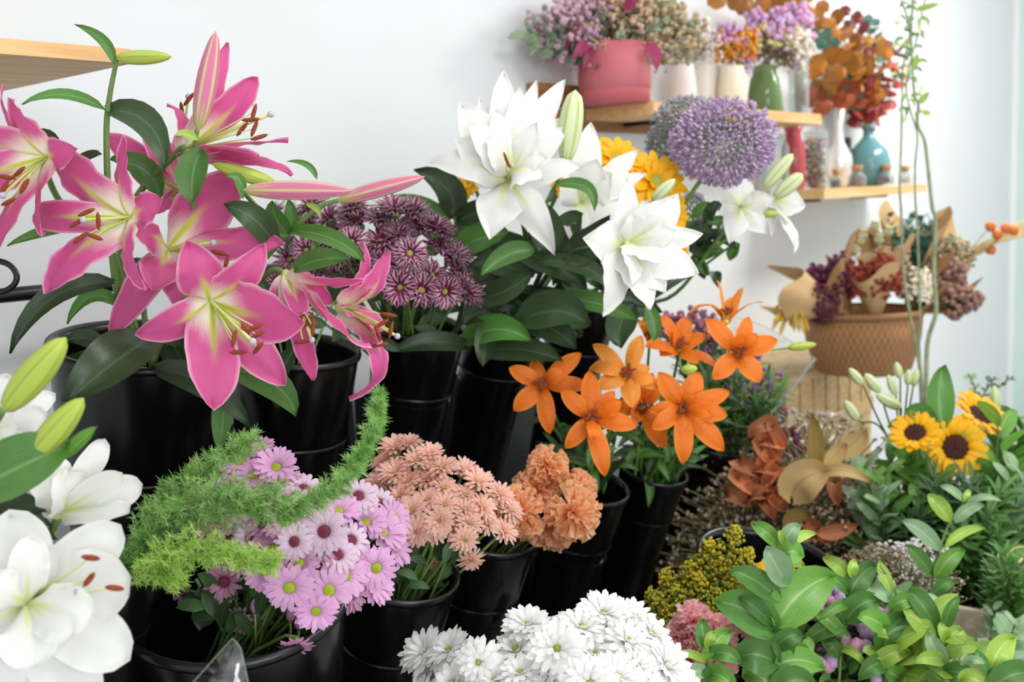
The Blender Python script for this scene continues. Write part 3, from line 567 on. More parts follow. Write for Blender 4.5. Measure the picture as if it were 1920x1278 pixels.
# orange lilies
GO = 'orange lilies'
def olily(label, c, axis, petals, base, mat=None, sk=0, buds=()):
    th = thing('orange_lily', label, 'lily', P(*base), GO); petals = [(p[0], p[1], p[2], p[3]*.86)+tuple(p[4:]) for p in petals]
    stem(th, [base, ((base[0]*2+c[0])/3, (base[1]*2+c[1])/3+5, (base[2]*2+c[2])/3+.01), ((base[0]+c[0])/2, (base[1]+c[1])/2, (base[2]+c[2])/2+.02), (c[0], c[1], c[2]+.01)], (.0038, .0026))
    lily(th, c, axis, petals, mat or M_orange, None, None, arch=.22, curl=.22, cup=.2, wave=.03, seedk=sk, sten=.024, tube=False, ptip=.85, pfat=1.1)
    for k in range(7):
        u = .15+.09*k; x = base[0]+(c[0]-base[0])*u; y = base[1]+(c[1]-base[1])*u; q = 1.2+2.2*k+sk; dd = base[2]+(c[2]-base[2])*u
        leaf(th, (x, y, dd+.01), (x+math.cos(q)*58, y+math.sin(q)*34+6, dd-.01), 15, M_mleaf if k % 3 else M_dleaf, (0, -8, .01), nu=7)
    for b, t, r in buds: stem(th, [(c[0], c[1], c[2]+.02), ((c[0]+b[0])/2, (c[1]+b[1])/2+2, (c[2]+b[2])/2), b], (.0022, .0018), name='side_stem'); bud(th, b, t, r, M_bud)
    return th
olily('leftmost orange lily, over the fourth front bucket', (1018, 720, 1.86), (-.1, .1, .9), [(957, 690, .0, 44), (966, 768, .01, 50), (1031, 811, .02, 46), (1088, 664, -.01, 46), (1102, 722, .0, 44), (1000, 678, -.02, 40), (1056, 694, .03, 38, .5, .3)], (1095, 925, 2.02), sk=1)
olily('lowest orange lily with one long petal pointing down beside the peach carnations', (1106, 782, 1.80), (.1, .1, .9), [(1053, 734, .0, 46), (1164, 752, .03, 48), (1192, 798, .01, 48), (1133, 890, .02, 50), (1061, 838, .01, 44), (1104, 698, -.02, 50), (1112, 824, .05, 36, .5, .5), (1150, 735, -.01, 40)], (1110, 930, 2.02), sk=2)
olily('pale orange lily facing up above the lowest orange lily', (1178, 706, 1.88), (-.1, .45, .8), [(1113, 648, .0, 42), (1201, 632, -.01, 44), (1120, 730, .03, 50), (1225, 716, .02, 42), (1186, 764, .04, 50), (1108, 694, .0, 44, .5, .5), (1240, 728, .01, 40), (1215, 690, -.02, 44)], (1130, 925, 2.05), M_orange2, sk=3)
olily('widest orange lily at the lower right of the orange bunch', (1278, 762, 1.86), (.05, .0, 1), [(1235, 700, .0, 54), (1309, 700, -.01, 56), (1365, 734, .0, 46), (1361, 778, .02, 50), (1354, 842, .01, 54), (1279, 866, .02, 50), (1224, 802, .02, 46), (1220, 768, .0, 40), (1330, 776, .05, 34, .5, .3), (1302, 738, .03, 30, .5, .2)], (1215, 900, 2.2), sk=4)
olily('orange lily at the upper right of the orange bunch with a green bud beside it', (1382, 660, 1.92), (.05, .1, .95), [(1324, 600, .0, 48), (1402, 596, -.01, 42), (1454, 638, .0, 50), (1422, 714, .02, 54), (1337, 709, .02, 50), (1418, 626, .03, 40, .4, .2), (1390, 630, .04, 34, .5, .2)], (1240, 895, 2.25), sk=5, buds=(((1476, 652, 2.0), (1531, 645, 1.99), 12),))
olily('topmost orange lily seen from its green underside', (1362, 604, 2.0), (.05, .7, .1), [(1343, 528, .0, 34), (1394, 543, .0, 38), (1430, 569, .02, 32), (1297, 588, .02, 42, .5, .4), (1329, 628, .04, 34), (1378, 560, -.03, 40)], (1235, 890, 2.28), M_orange2, sk=6)
olily('orange lily behind the pale one, facing up and right', (1274, 658, 1.98), (.0, .6, .6), [(1240, 594, .0, 34), (1286, 598, -.01, 44), (1323, 630, .0, 40), (1211, 652, .03, 46), (1306, 684, .04, 44), (1238, 668, .02, 34), (1346, 690, .02, 32), (1262, 625, .02, 36)], (1225, 890, 2.25), sk=7, buds=(((1276, 694, 1.84), (1308, 690, 1.83), 14),))
olily('half-open pale orange lily under the white lily tip', (1218, 640, 2.02), (.0, .8, .3), [(1192, 600, .0, 28), (1250, 598, .0, 30), (1214, 592, -.02, 36), (1230, 605, .02, 34), (1205, 612, .03, 30)], (1200, 880, 2.2), M_orange2, sk=8)
olily('orange lily hidden low between the two widest orange lilies', (1205, 756, 1.93), (-.05, -.2, .7), [(1246, 836, .02, 50), (1168, 722, .0, 40), (1186, 788, .02, 40), (1236, 720, -.01, 44), (1150, 760, .0, 44), (1222, 700, .0, 40)], (1190, 890, 2.1), sk=9)
# grassy leaves crowding those buckets
for k, (key, n, x0, x1, y0, y1) in enumerate((('B4', 34, 1000, 1190, 780, 900), ('B5', 44, 1150, 1330, 770, 880))):
    c, ax, r, Hh = BK[key]; th = thing('lily_foliage', ('narrow green leaves rising from the fourth front bucket', 'narrow green leaves rising from the fifth front bucket')[k], 'foliage', c-ax*.05)
    dd = depth_of(c)
    for i in range(n):
        bx = (x0+x1)/2+rng.uniform(-30, 30); tx = rng.uniform(x0, x1); ty = rng.uniform(y0, y1)
        leaf(th, (bx, (900, 890)[k]+rng.uniform(-5, 25), dd), (tx, ty, dd-rng.uniform(-.05, .12)), 13, M_mleaf if i % 2 else M_dleaf, (rng.uniform(-12, 12), -14, .01), nu=7)
    for px, py, tx, ty in (((1210, 890, 1215, 952),) if k else ((1060, 880, 1040, 900),)): leaf(th, (px, py, dd-.06), (tx, ty, dd-.08), 18, M_mleaf, (6, -6, 0))
# ------------------------------------------------------------------ round blooms: daisies, chrysanthemums, carnations, sunflowers
def rosette(name, mat, layers, seed=0, cup=.18, nu=7, nv=3, tip=.26, fat=.5, wave=0, base=.3):
    # layers: (count, inner radius, outer radius, height of the tips, width, arch)
    r = random.Random(seed); m = MB()
    for (n, r0, r1, h, w, ar) in layers:
        o = r.random()*6
        for k in range(n):
            q = o+2*PI*(k+r.uniform(-.22, .22))/n; R = r1*r.uniform(.9, 1.05); hh = h+r.uniform(-.06, .08)
            blade(m, (r0*math.cos(q), r0*math.sin(q), h*.1), (R*math.cos(q), R*math.sin(q), hh), (0, 0, 1), w*r.uniform(.85, 1.1), ar, .10, cup, wave, r.uniform(-.25, .25), nu=nu, nv=nv, tip=tip, fat=fat, base=base, seed=k)
    return m.mesh(name, mat)
def disc(name, mat, r, h, bumpy=.04, seed=0, ring=None):
    m = MB(); rr = random.Random(seed)
    m.lathe([(r*1.0, -.08), (r*1.02, h*.3), (r*.8, h*.8), (r*.4, h), (.001, h*.9)], None, 14)
    for k in range(46):
        a = k*2.4; q = r*.95*math.sqrt(k/46); m.ball((q*math.cos(a), q*math.sin(a), h*(1-.6*(q/r)**2)), bumpy, 5, 3)
    return m.mesh(name, mat)
M_eyeg = plain('green_flower_eye', '#b3c22c', .7, c2='#8fa61e', nscale=300)
M_eyed = plain('dark_plum_eye', '#6a1f38', .7, c2='#8b3a4a', nscale=300)
M_eyey = plain('yellow_green_eye', '#c3c36a', .7, c2='#9ea74c', nscale=300)
M_eyeb = plain('dark_brown_eye', '#2e120a', .9, c2='#4a1f10', nscale=200)
def calyx():
    m = MB(); m.lathe([(.05, -.42), (.16, -.34), (.30, -.2), (.33, -.06), (.1, -.02)], None, 12); return m.mesh('calyx', M_stem)
CAL = calyx()
V = {}
V['lilac'] = [rosette('petals', M_lilac, [(17, .18, 1.0, -.02+.14*i, .31, .22), (14, .16, .9, .16+.16*i, .29, .32)], i) for i in range(3)]
V['lilacw'] = [rosette('petals', M_lilacw, [(18, .2, 1.0, -.08, .30, .2), (15, .18, .85, .1, .28, .28)], 10+i) for i in range(2)]
V['plum'] = [rosette('petals', M_plum, [(15, .2, 1.0, .0+.2*i, .28, .2), (12, .18, .85, .15+.2*i, .25, .28)], 20+i) for i in range(2)]
V['salmon'] = [rosette('petals', M_salmon, [(15, .10, 1.0, .05+.16*i, .26, .30), (14, .08, .88, .32+.12*i, .25, .40), (11, .06, .66, .56, .22, .46), (7, .03, .36, .62, .2, .5)], 30+i) for i in range(3)]
V['burg'] = [rosette('petals', M_burg, [(16, .14, 1.0, .0+.16*i, .32, .28), (14, .12, .9, .26+.14*i, .30, .36), (10, .1, .68, .5, .27, .46)], 40+i, tip=.55) for i in range(3)]
V['white'] = [rosette('petals', M_wmum, [(18, .10, 1.0, -.06+.14*i, .34, .24), (16, .09, .9, .2+.12*i, .32, .36), (12, .07, .7, .46, .28, .46), (7, .05, .42, .56, .24, .5)], 50+i, wave=.05) for i in range(3)]
V['yellow'] = [rosette('petals', M_yellow, [(15, .2, 1.0, .0, .42, .18), (13, .18, .88, .15, .38, .25), (9, .1, .55, .3, .3, .3)], 60+i, tip=.42, nv=5) for i in range(2)]
V['sun'] = [rosette('petals', M_yellow, [(17, .35, 1.0, .06, .40, .18), (15, .34, .9, .18, .36, .24)], 70+i, tip=.45, nv=5, wave=.06) for i in range(2)]
def carnation(name, mat, seed):
    r = random.Random(seed); m = MB(); N = 40
    for k in range(N):
        zz = 1-1.12*(k+.5)/N; th = math.acos(zz)+r.uniform(-.1, .1); ph = k*2.4+r.uniform(-.3, .3)
        dr = Vector((math.sin(th)*math.cos(ph), math.sin(th)*math.sin(ph), math.cos(th)*.72)); R = r.uniform(.86, 1.06)
        sd = dr.cross(Vector((r.uniform(-1, 1), r.uniform(-1, 1), r.uniform(-.4, .4)))).normalized(); nn = sd.cross(dr).normalized(); a0, a1 = r.random()*6, r.random()*6; wd = r.uniform(.30, .46); rows = []
        for i in range(6):
            u = i/5; row = []
            for j in range(13):
                v = 2*j/12-1; fr = u*u*(.085*math.sin(v*9+a0)+.05*math.sin(v*21+a1)); L = R*(.12+.88*u)*(1-.13*v*v)+u**3*.035*math.sin(v*34+a0)
                row.append(dr*L+sd*(v*wd*(.2+.8*u))+nn*fr)
            rows.append(row)
        m.grid(rows)
    return m.mesh(name, mat)
V['peach'] = [carnation('petals', M_peach, i) for i in range(3)]
V['rose'] = [carnation('petals', M_rose, 5+i) for i in range(2)]
EY = {'lilac': disc('eye', M_eyeg, .23, .16), 'lilacw': disc('eye', M_eyed, .24, .14), 'plum': disc('eye', M_eyed, .24, .14), 'salmon': disc('eye', M_eyeg, .07, .34), 'burg': disc('eye', M_eyey, .19, .2),
      'white': disc('eye', M_eyeg, .10, .34), 'yellow': disc('eye', M_eyey, .2, .15), 'sun': disc('eye', M_eyeb, .42, .12), 'peach': None, 'rose': None}
BASES = {}
def bloom(kind, px, py, d, rpx, face, key, label, group, cat, name, spin=None, i=0, stemr=.0022, eye=None, base=None):
    c = P(px, py, d); s = S(rpx, d); z = CD(*face); r = random.Random(int(px*7+py*13))
    if base is None:
        bc, ax, br, bh = BK[key]; q = r.random()*6.28; base = bc-ax*bh*.22+Vector((math.cos(q), math.sin(q), 0))*br*.55*r.random()
    t = thing(name, label, cat, base, group); M = frame(c, z, r.random()*6 if spin is None else spin, s)
    vs = V[kind]; place('petals', vs[i % len(vs)], t, M)
    e = eye or EY[kind]
    if e: place('eye', e, t, M)
    place('calyx', CAL, t, M)
    e = c-z*s*.4; mid = e*.5+base*.5-z*s*.9
    MB().tube([e, e*.75+mid*.25-z*s*.3, mid, base], [stemr, stemr, stemr*1.1, stemr*1.2], 6).obj('stem', M_stem, t); return t
def inside(p, poly):
    x, y = p; c = False; j = len(poly)-1
    for i in range(len(poly)):
        xi, yi = poly[i]; xj, yj = poly[j]
        if (yi > y) != (yj > y) and x < (xj-xi)*(y-yi)/(yj-yi)+xi: c = not c
        j = i
    return c
def scatter(poly, gap, fixed=(), seed=0, tries=4000, avoid=()):
    r = random.Random(seed); pts = [(f[0], f[1]) for f in fixed]; out = []
    xs = [p[0] for p in poly]; ys = [p[1] for p in poly]
    for _ in range(tries):
        p = (r.uniform(min(xs), max(xs)), r.uniform(min(ys), max(ys)))
        if inside(p, poly) and all((p[0]-q[0])**2+((p[1]-q[1])*1.15)**2 > gap*gap for q in pts): pts.append(p); out.append(p)
    return out
def bouquet(kind, key, cen, poly, gap, rpx, dfun, group, label, cat, name, fixed=(), seed=0, up=.45, kinds=None, spread=1.0, cam_=.7):
    # fixed: (px, py, r, face, label, kind, dz)
    r = random.Random(seed)
    for (x, y, rr, face, lab, kd, dz) in fixed: bloom(kd or kind, x, y, dfun(x, y)-dz, rr, face, key, lab, group, cat, name, i=int(x))
    for k, (x, y) in enumerate(scatter(poly, gap, fixed, seed)):
        dx = (x-cen[0])/cen[2]; dy = -(y-cen[1])/cen[3]; kd = kinds[k % len(kinds)] if kinds else kind
        f = (dx*spread+r.uniform(-.2, .2), dy*.8*spread+up+r.uniform(-.2, .2), cam_)
        bloom(kd, x, y, dfun(x, y)+r.uniform(-.015, .015), rpx*r.uniform(.88, 1.1), f, key, label, group, cat, name, i=k)

# burgundy chrysanthemums with white petal edges
poly = [(498, 398), (560, 388), (700, 392), (770, 392), (812, 425), (842, 465), (868, 510), (868, 556), (800, 548), (742, 566), (720, 520), (640, 480), (560, 470), (515, 445)]
bouquet('burg', 'C3', (720, 560, 150, 170), poly, 34, 42, lambda x, y: 1.86+.10*((x-720)/160)**2-(y-450)*.0004, 'burgundy chrysanthemums', 'burgundy chrysanthemum with white-edged petals in the back row bunch', 'chrysanthemum', 'chrysanthemum',
        [(752, 538, 39, (-.2, -.1, 1), 'burgundy chrysanthemum facing the camera, lowest at the centre of its bunch', None, .08), (833, 545, 36, (.3, -.3, .9), 'burgundy chrysanthemum at the lower right end of its bunch', None, .05), (768, 476, 38, (.2, .2, 1), 'burgundy chrysanthemum with visible green eye above the lowest one', None, .06),
         (576, 470, 36, (-.1, .0, 1), 'burgundy chrysanthemum framed by pink lily leaves', None, .04), (660, 455, 36, (.0, .2, 1), 'burgundy chrysanthemum under the thin arching leaf', None, .05)], seed=2, up=.5)
for k in range(12):
    r_ = random.Random(k); x = 520+k*22
    bloom('burg', x, 500+r_.uniform(-20, 40) if x < 720 else 470, 1.98, 34, (r_.uniform(-.4, .4), .3, .8), 'C3', 'burgundy chrysanthemum with white-edged petals in the back row bunch', 'burgundy chrysanthemums', 'chrysanthemum', 'chrysanthemum', i=k)
# lilac daisies
poly = [(432, 872), (480, 840), (540, 860), (566, 900), (600, 960), (700, 920), (742, 975), (750, 1010), (735, 1070), (690, 1100), (640, 1120), (600, 1120), (560, 1060), (480, 1060), (420, 1010), (360, 950)]
bouquet('lilac', 'B1', (520, 1060, 190, 200), poly, 37, 47, lambda x, y: 1.22+.14*((x-520)/200)**2+.10*max(0, (1000-y)/160)**1.0, 'lilac daisy chrysanthemums', 'lilac daisy chrysanthemum in the large front bucket', 'chrysanthemum', 'daisy_chrysanthemum',
        [(543, 1100, 50, (.1, -.15, 1), 'lilac daisy with green eye facing the camera, largest in its bucket', None, .08), (592, 1143, 44, (.25, -.3, .9), 'lilac daisy with green eye below the largest one', None, .07), (705, 1063, 44, (.3, -.1, .9), 'lilac daisy with green eye at the right edge of its bunch', None, .05),
         (497, 1070, 40, (-.2, -.2, .9), 'lilac daisy half covered by the bright fern frond', None, .04), (421, 1090, 41, (-.1, .1, 1), 'dusty pink daisy with dark eye at the lower left of the lilac bunch', 'plum', .02),
         (452, 1163, 32, (-.3, -.2, .8), 'small dusty pink daisy with dark eye hanging lowest at left', 'plum', .0), (345, 1112, 30, (-.6, -.2, .6), 'plum-tinted daisy bud at the left rim of the large bucket', 'plum', .0), (556, 1208, 36, (.1, -.7, .6), 'lilac daisy drooping over the front rim', 'plum', .05),
         (608, 996, 48, (.0, .15, 1), 'pale pink daisy with dark eye in the middle of the lilac bunch', 'lilacw', .05), (552, 1015, 40, (-.1, .1, 1), 'pale pink daisy with dark eye left of its twin', 'lilacw', .06), (672, 930, 42, (.3, .6, .7), 'pale pink daisy by the tip of the upright fern frond', 'lilacw', .02),
         (470, 1010, 36, (-.2, .2, .9), 'pale daisy half hidden in the fern', 'lilacw', .0), (518, 878, 44, (.1, .5, .6), 'lilac daisy at the top of its bunch above the fern', None, .02), (487, 843, 34, (-.1, .7, .4), 'topmost lilac daisy bud of the bunch', None, .0)],
        seed=4, up=.45, kinds=['lilac', 'lilac', 'lilacw', 'lilac', 'plum', 'lilac'])
for (x, y) in ((478, 1150), (560, 1180), (545, 1165)):
    b = P(x, y, 1.22); t = thing('daisy_bud', 'small closed lilac bud low in the large front bucket', 'bud', b, 'lilac daisy buds'); budmesh(MB(), b, b+CD(.1, .9, .3)*.02, .008, 8).obj('petals', M_plum, t)
    MB().tube([b, b-CD(.1, 1, .5)*.06], .0015, 6).obj('stem', M_stem, t)
# salmon chrysanthemums
poly = [(700, 880), (735, 838), (780, 835), (830, 865), (900, 895), (948, 935), (965, 985), (945, 1015), (880, 1000), (800, 1000), (752, 960), (720, 930)]
bouquet('salmon', 'B2', (800, 1020, 180, 180), poly, 29, 34, lambda x, y: 1.46+.10*((x-800)/160)**2+.08*max(0, (960-y)/120), 'salmon chrysanthemums', 'dusty salmon chrysanthemum in the front row bunch', 'chrysanthemum', 'chrysanthemum',
        [(783, 995, 34, (-.2, .0, 1), 'salmon chrysanthemum with green eye nearest the lilac daisies', None, .04), (824, 975, 34, (.0, .1, 1), 'salmon chrysanthemum with green eye in the middle of its bunch', None, .05), (882, 1045, 30, (.3, -.5, .7), 'darker salmon chrysanthemum hanging lowest over the bucket', None, .0),
         (768, 836, 32, (.0, .8, .3), 'topmost salmon chrysanthemum seen from the side', None, .0), (812, 1048, 22, (-.2, -.4, .6), 'small faded salmon bloom low among the stems', None, -.06), (870, 1010, 32, (.2, -.1, .9), 'salmon chrysanthemum at the lower edge beside the thin stems', None, .03)], seed=6, up=.5)
# peach carnations
for (x, y, r_, f, lab) in ((1027, 872, 45, (.0, .7, .7), 'topmost peach carnation of its bunch'), (1074, 960, 58, (.2, .1, 1), 'largest peach carnation, at the right of its bunch'), (975, 960, 54, (-.3, .1, 1), 'peach carnation at the left beside the salmon blooms'), (1005, 918, 46, (-.1, .4, .8), 'deep peach carnation in the middle of its bunch'),
                           (1085, 912, 38, (.4, .5, .6), 'peach carnation behind the largest one'), (1020, 985, 44, (.0, -.3, .9), 'peach carnation low at the centre of its bunch'), (1045, 1003, 34, (.1, -.5, .8), 'peach carnation tucked under the largest one'), (935, 945, 36, (-.5, .2, .6), 'peach carnation half hidden behind salmon blooms')):
    bloom('peach', x, y, 1.66+(.04 if y < 930 else 0)-(.03 if r_ > 50 else 0), r_, f, 'B3', lab, 'peach carnations', 'carnation', 'carnation', i=x)
# white chrysanthemums, bottom
poly = [(800, 1225), (850, 1215), (930, 1210), (970, 1175), (1050, 1180), (1100, 1150), (1190, 1160), (1245, 1210), (1270, 1260), (1290, 1330), (790, 1330)]
bouquet('white', 'D3', (1040, 1330, 260, 200), poly, 45, 58, lambda x, y: 1.24+.12*((x-1040)/260)**2+.12*max(0, (1300-y)/150), 'white chrysanthemums', 'white chrysanthemum in the low front bunch', 'chrysanthemum', 'white_chrysanthemum',
        [(1043, 1216, 60, (.05, .35, .9), 'white chrysanthemum with green eye at the centre of its bunch', None, .05), (1130, 1158, 56, (.1, .8, .45), 'topmost white chrysanthemum of the bunch', None, .0), (1215, 1195, 56, (.5, .7, .5), 'white chrysanthemum at the upper right of its bunch', None, .0),
         (848, 1225, 52, (-.5, .7, .4), 'white chrysanthemum at the upper left of its bunch', None, .0), (900, 1240, 50, (-.2, .2, 1), 'white chrysanthemum with small green eye near the left stems', None, .04), (1105, 1278, 60, (.05, .2, 1), 'white chrysanthemum cut by the bottom edge of the picture', None, .08),
         (815, 1268, 44, (-.5, .2, .8), 'lowest left white chrysanthemum with its stem showing', None, -.04)], seed=8, up=.7, cam_=.6)
# rose carnations and goldenrod bucket
for (x, y, r_, f, lab) in ((1300, 1170, 42, (-.1, .4, .8), 'uppermost rose-pink carnation beside the goldenrod'), (1278, 1200, 38, (-.5, .3, .7), 'rose-pink carnation nearest the white chrysanthemums'), (1340, 1195, 46, (.1, .3, .9), 'rose-pink carnation behind the glossy leaf tip'), (1292, 1238, 44, (-.2, .0, 1), 'lowest rose-pink carnation of its bunch'),
                           (1352, 1240, 40, (.2, .0, .9), 'rose-pink carnation glimpsed between glossy leaves'), (1405, 1165, 46, (.3, .5, .7), 'rose-pink carnation right of the glossy sprig stem')):
    bloom('rose', x, y-6, 1.49, r_, f, 'D2', lab, 'rose-pink carnations', 'carnation', 'carnation', i=x)
M_gold = plain('goldenrod_yellow', '#c3ad22', .8, c2='#8f9424', nscale=60); M_gold2 = plain('goldenrod_green', '#7c8a24', .8, c2='#566a22', nscale=60)
def goldenrod(tx, ty, d, L, lean, label):
    T = P(tx, ty, d); B = P(tx+lean, ty+L, d+.02); t = thing('goldenrod', label, 'goldenrod', B, 'goldenrod sprays'); r = random.Random(tx); ax = (T-B)
    MB().tube([B, B+ax*.5+CD(.1, 0, 0)*.004, T], [.0022, .0018, .0008], 6).obj('stem', M_stem, t); m = MB()
    for k in range(46):
        u = 1-(k/46)*.62; q = k*2.4; o = ax.orthogonal().normalized(); o = Matrix.Rotation(q, 3, ax) @ o; ln = (1-u)*ax.length*.42+.006; p = B+ax*u
        e = p+o*ln+UP*ln*.35; m.tube([p, (p+e)/2+UP*.002, e], .0007, 4, 0)
        for j in range(5):
            w = .35+.65*j/4; c = p*(1-w)+e*w+Vector((r.uniform(-1, 1), r.uniform(-1, 1), r.uniform(0, 1.4)))*.004
            m.ball(c, r.uniform(.0020, .0036), 5, 3, 1 if u > .6+r.uniform(-.15, .15) else 0)
    m.obj('plume', [M_gold2, M_gold], t)
for (x, y, L, ln) in ((1383, 992, 190, -70), (1332, 1018, 180, -30), (1292, 1058, 150, 10), (1246, 1074, 150, 45), (1218, 1112, 120, 60), (1408, 1034, 160, -90), (1360, 1052, 150, -50), (1312, 1082, 140, -10), (1268, 1108, 120, 25), (1240, 1140, 90, 45), (1345, 1110, 120, -40), (1392, 1090, 130, -80), (1424, 1066, 150, -110), (1290, 1130, 90, 10), (1375, 1140, 100, -60), (1325, 1140, 90, -20)):
    goldenrod(x, y, 1.64+(.03 if y < 1080 else 0), L, ln, 'goldenrod spray, tallest of the bunch' if x == 1383 else ('goldenrod spray at the far left of its bunch' if x == 1218 else 'yellow-green goldenrod spray in the low bucket'))
for k, (x, y) in enumerate(((1405, 1080), (1440, 1064), (1425, 1105), (1460, 1110), (1490, 1085), (1450, 1140), (1478, 1130), (1420, 1130), (1435, 1165), (1478, 1165))):
    bloom('yellow', x, y, 1.60, 22, (random.Random(k).uniform(-.6, .6), .5, .7), 'D2', 'small golden yellow bloom behind the glossy leaf sprig', 'small golden yellow blooms', 'flower', 'yellow_chrysanthemum', i=k)
# yellow heads behind the white lilies, sunflowers at the right
for (x, y, r_, f, d, lab, sp) in ((882, 343, 33, (-.5, .2, .7), 1.98, 'yellow flower head left of the tallest white lily', 1), (1154, 300, 60, (.1, .5, .6), 2.02, 'yellow flower head above and right of the half hidden white lily', 2), (1228, 342, 68, (.3, .3, .8), 2.02, 'largest yellow flower head, left of the allium stems', 3),
                             (1262, 412, 42, (.6, -.2, .6), 2.0, 'yellow flower head tucked right of the drooping white lily', 1), (1052, 350, 24, (.2, .2, .8), 1.98, 'yellow flower head mostly hidden between two white lilies', 2), (1270, 480, 28, (.5, -.4, .6), 2.02, 'lowest yellow flower head behind the drooping white lily', 4)):
    bloom('yellow', x, y, d, r_, f, 'C4', lab, 'yellow flower heads behind the white lilies', 'flower', 'yellow_flower', spin=sp, i=sp, stemr=.004)
SB = P(1780, 1080, 2.45)
for (x, y, r_, f, d, lab, sp) in ((1790, 838, 62, (-.05, .05, 1), 2.30, 'lower sunflower facing the camera with dark brown centre', 1), (1838, 780, 62, (.3, .75, .6), 2.36, 'upper right sunflower tilted upward', 2), (1716, 812, 50, (-.35, .6, .6), 2.24, 'smaller sunflower at the left, seen from the side', 3), (1768, 868, 30, (-.4, -.4, .6), 2.42, 'small sunflower peeking out under the lower one', 4)):
    bloom('sun', x, y, d, r_, f, None, lab, 'sunflowers', 'sunflower', 'sunflower', spin=sp, i=sp, stemr=.004, base=SB+Vector((.01*sp, .0, 0)))
# alliums
M_all = plain('allium_floret', '#c6aeca', .75, c2='#a688ae', nscale=90); M_all2 = plain('faded_allium_floret', '#b0a3b8', .8, c2='#93a08a', nscale=60)
def allium(x, y, d, rx, ry, n, mat, label, base, seed):
    c = P(x, y, d); t = thing('allium', label, 'allium', P(*base[-1]), 'alliums'); r = random.Random(seed); m = MB(); A1 = CD(1, 0, 0); A2 = CD(0, 1, 0); A3 = CD(0, 0, 1)
    for k in range(n):
        zz = 1-2*(k+.5)/n; a = k*2.39996; rr = math.sqrt(1-zz*zz); s = r.uniform(.78, 1.03); v = Vector((rr*math.cos(a), rr*math.sin(a), zz))*s
        p = c+A1*v.x*S(rx, d)+A2*v.y*S(ry, d)+A3*v.z*S(rx, d)*.95; dr = (p-c).normalized()
        m.ball(p, (.0034, .0034, .0060), 5, 3, 0, frame(p, dr).to_3x3())
        if k % 2 == 0:
            o = dr.orthogonal().normalized()
            for j in range(3): m.ball(p+dr*.005+(Matrix.Rotation(j*2.1+k, 3, dr) @ o)*.004, (.0012, .0030, .0012), 4, 2, 0, frame(p, (dr+(Matrix.Rotation(j*2.1+k, 3, dr) @ o)).normalized()).to_3x3())
        if k % 4 == 0: m.tube([c+(p-c)*.35, p], .0006, 4, 1)
    m.obj('florets', [mat, M_stem], t); q = spline([P(*b) for b in base], 6); MB().tube(q, .0042, 8).obj('stem', M_stem, t)
allium(1356, 266, 1.98, 98, 80, 1000, M_all, 'large purple allium globe right of the white lilies', [(1335, 315, 1.99), (1295, 365, 2.02), (1240, 470, 2.1), (1200, 560, 2.25)], 1)
allium(1290, 232, 2.20, 66, 52, 520, M_all2, 'faded grey-lilac allium half hidden behind the large purple one', [(1290, 270, 2.2), (1262, 340, 2.2), (1235, 420, 2.22), (1205, 560, 2.3)], 2)
allium(1248, 272, 2.28, 36, 44, 260, M_all2, 'small faded allium at the left behind the larger globes', [(1248, 300, 2.3), (1240, 400, 2.3), (1210, 560, 2.35)], 3)
allium(1300, 395, 2.3, 26, 34, 140, M_all2, 'faint lilac allium low among the green leaves', [(1300, 415, 2.3), (1260, 480, 2.3), (1215, 560, 2.35)], 4)

# asparagus fern fronds
def needles(th, path, r0, mat, n, seed, taper=1.0, nl=17):
    q = spline([P(*p) for p in path], 14); r = random.Random(seed); N = len(q); vs = []; fs = []; d = path[0][2]; k1 = S(1, d); stems = MB()
    stems.tube(q, [.0014*(1-.6*i/(N-1)) for i in range(N)], 5)
    for i in range(n):
        u = (i+r.random())/n; k = min(int(u*(N-1)), N-2); f = u*(N-1)-k; p = q[k].lerp(q[k+1], f); tg = (q[k+1]-q[k]).normalized(); o = Matrix.Rotation(r.random()*6.28, 3, tg) @ tg.orthogonal().normalized()
        L = k1*r0*(1-taper*.78*u)*(.45+.55*min(1, u*6))*r.uniform(.4, 1.2); bd = (o+tg*.75).normalized(); e = p+bd*L; stems.tube([p, e], .0004, 3)
        for w in (.3, .55, .78, 1.0):
            c = p.lerp(e, w)
            for j in range(6):
                dv = Vector((r.gauss(0, 1), r.gauss(0, 1), r.gauss(0, 1))).normalized(); dv = (dv+bd*.7).normalized(); sd = dv.orthogonal().normalized()*k1*1.0; l = k1*nl*r.uniform(.7, 1.2)
                b = len(vs); vs += [c-sd*.5, c+sd*.5, c+dv*l*.6+sd*.55, c+dv*l, c+dv*l*.6-sd*.55]; fs.append((b, b+1, b+2, b+3, b+4))
    stems.obj('stem', M_stem, th); off = ORG[th.name]; link('needles', mesh_of('needles', [v-off for v in vs], fs, mat, smooth=False), th)
def needle_mat(nm, a, b_):
    m, t, b, o = nt(nm); f = ntex(t, 60, 2); c = mixc(t, sstep(t, f, .35, .65), col(a), col(b_)); t.links.new(c, b.inputs['Base Color']); b.inputs['Roughness'].default_value = .35; thin(t, b, o, c, .3); return m
M_n1 = needle_mat('fern_needle', '#6fa548', '#a3cb78'); M_n2 = needle_mat('bright_fern_needle', '#9cc653', '#bcdc72'); M_n3 = needle_mat('dark_fern_needle', '#578f48', '#7cb162')
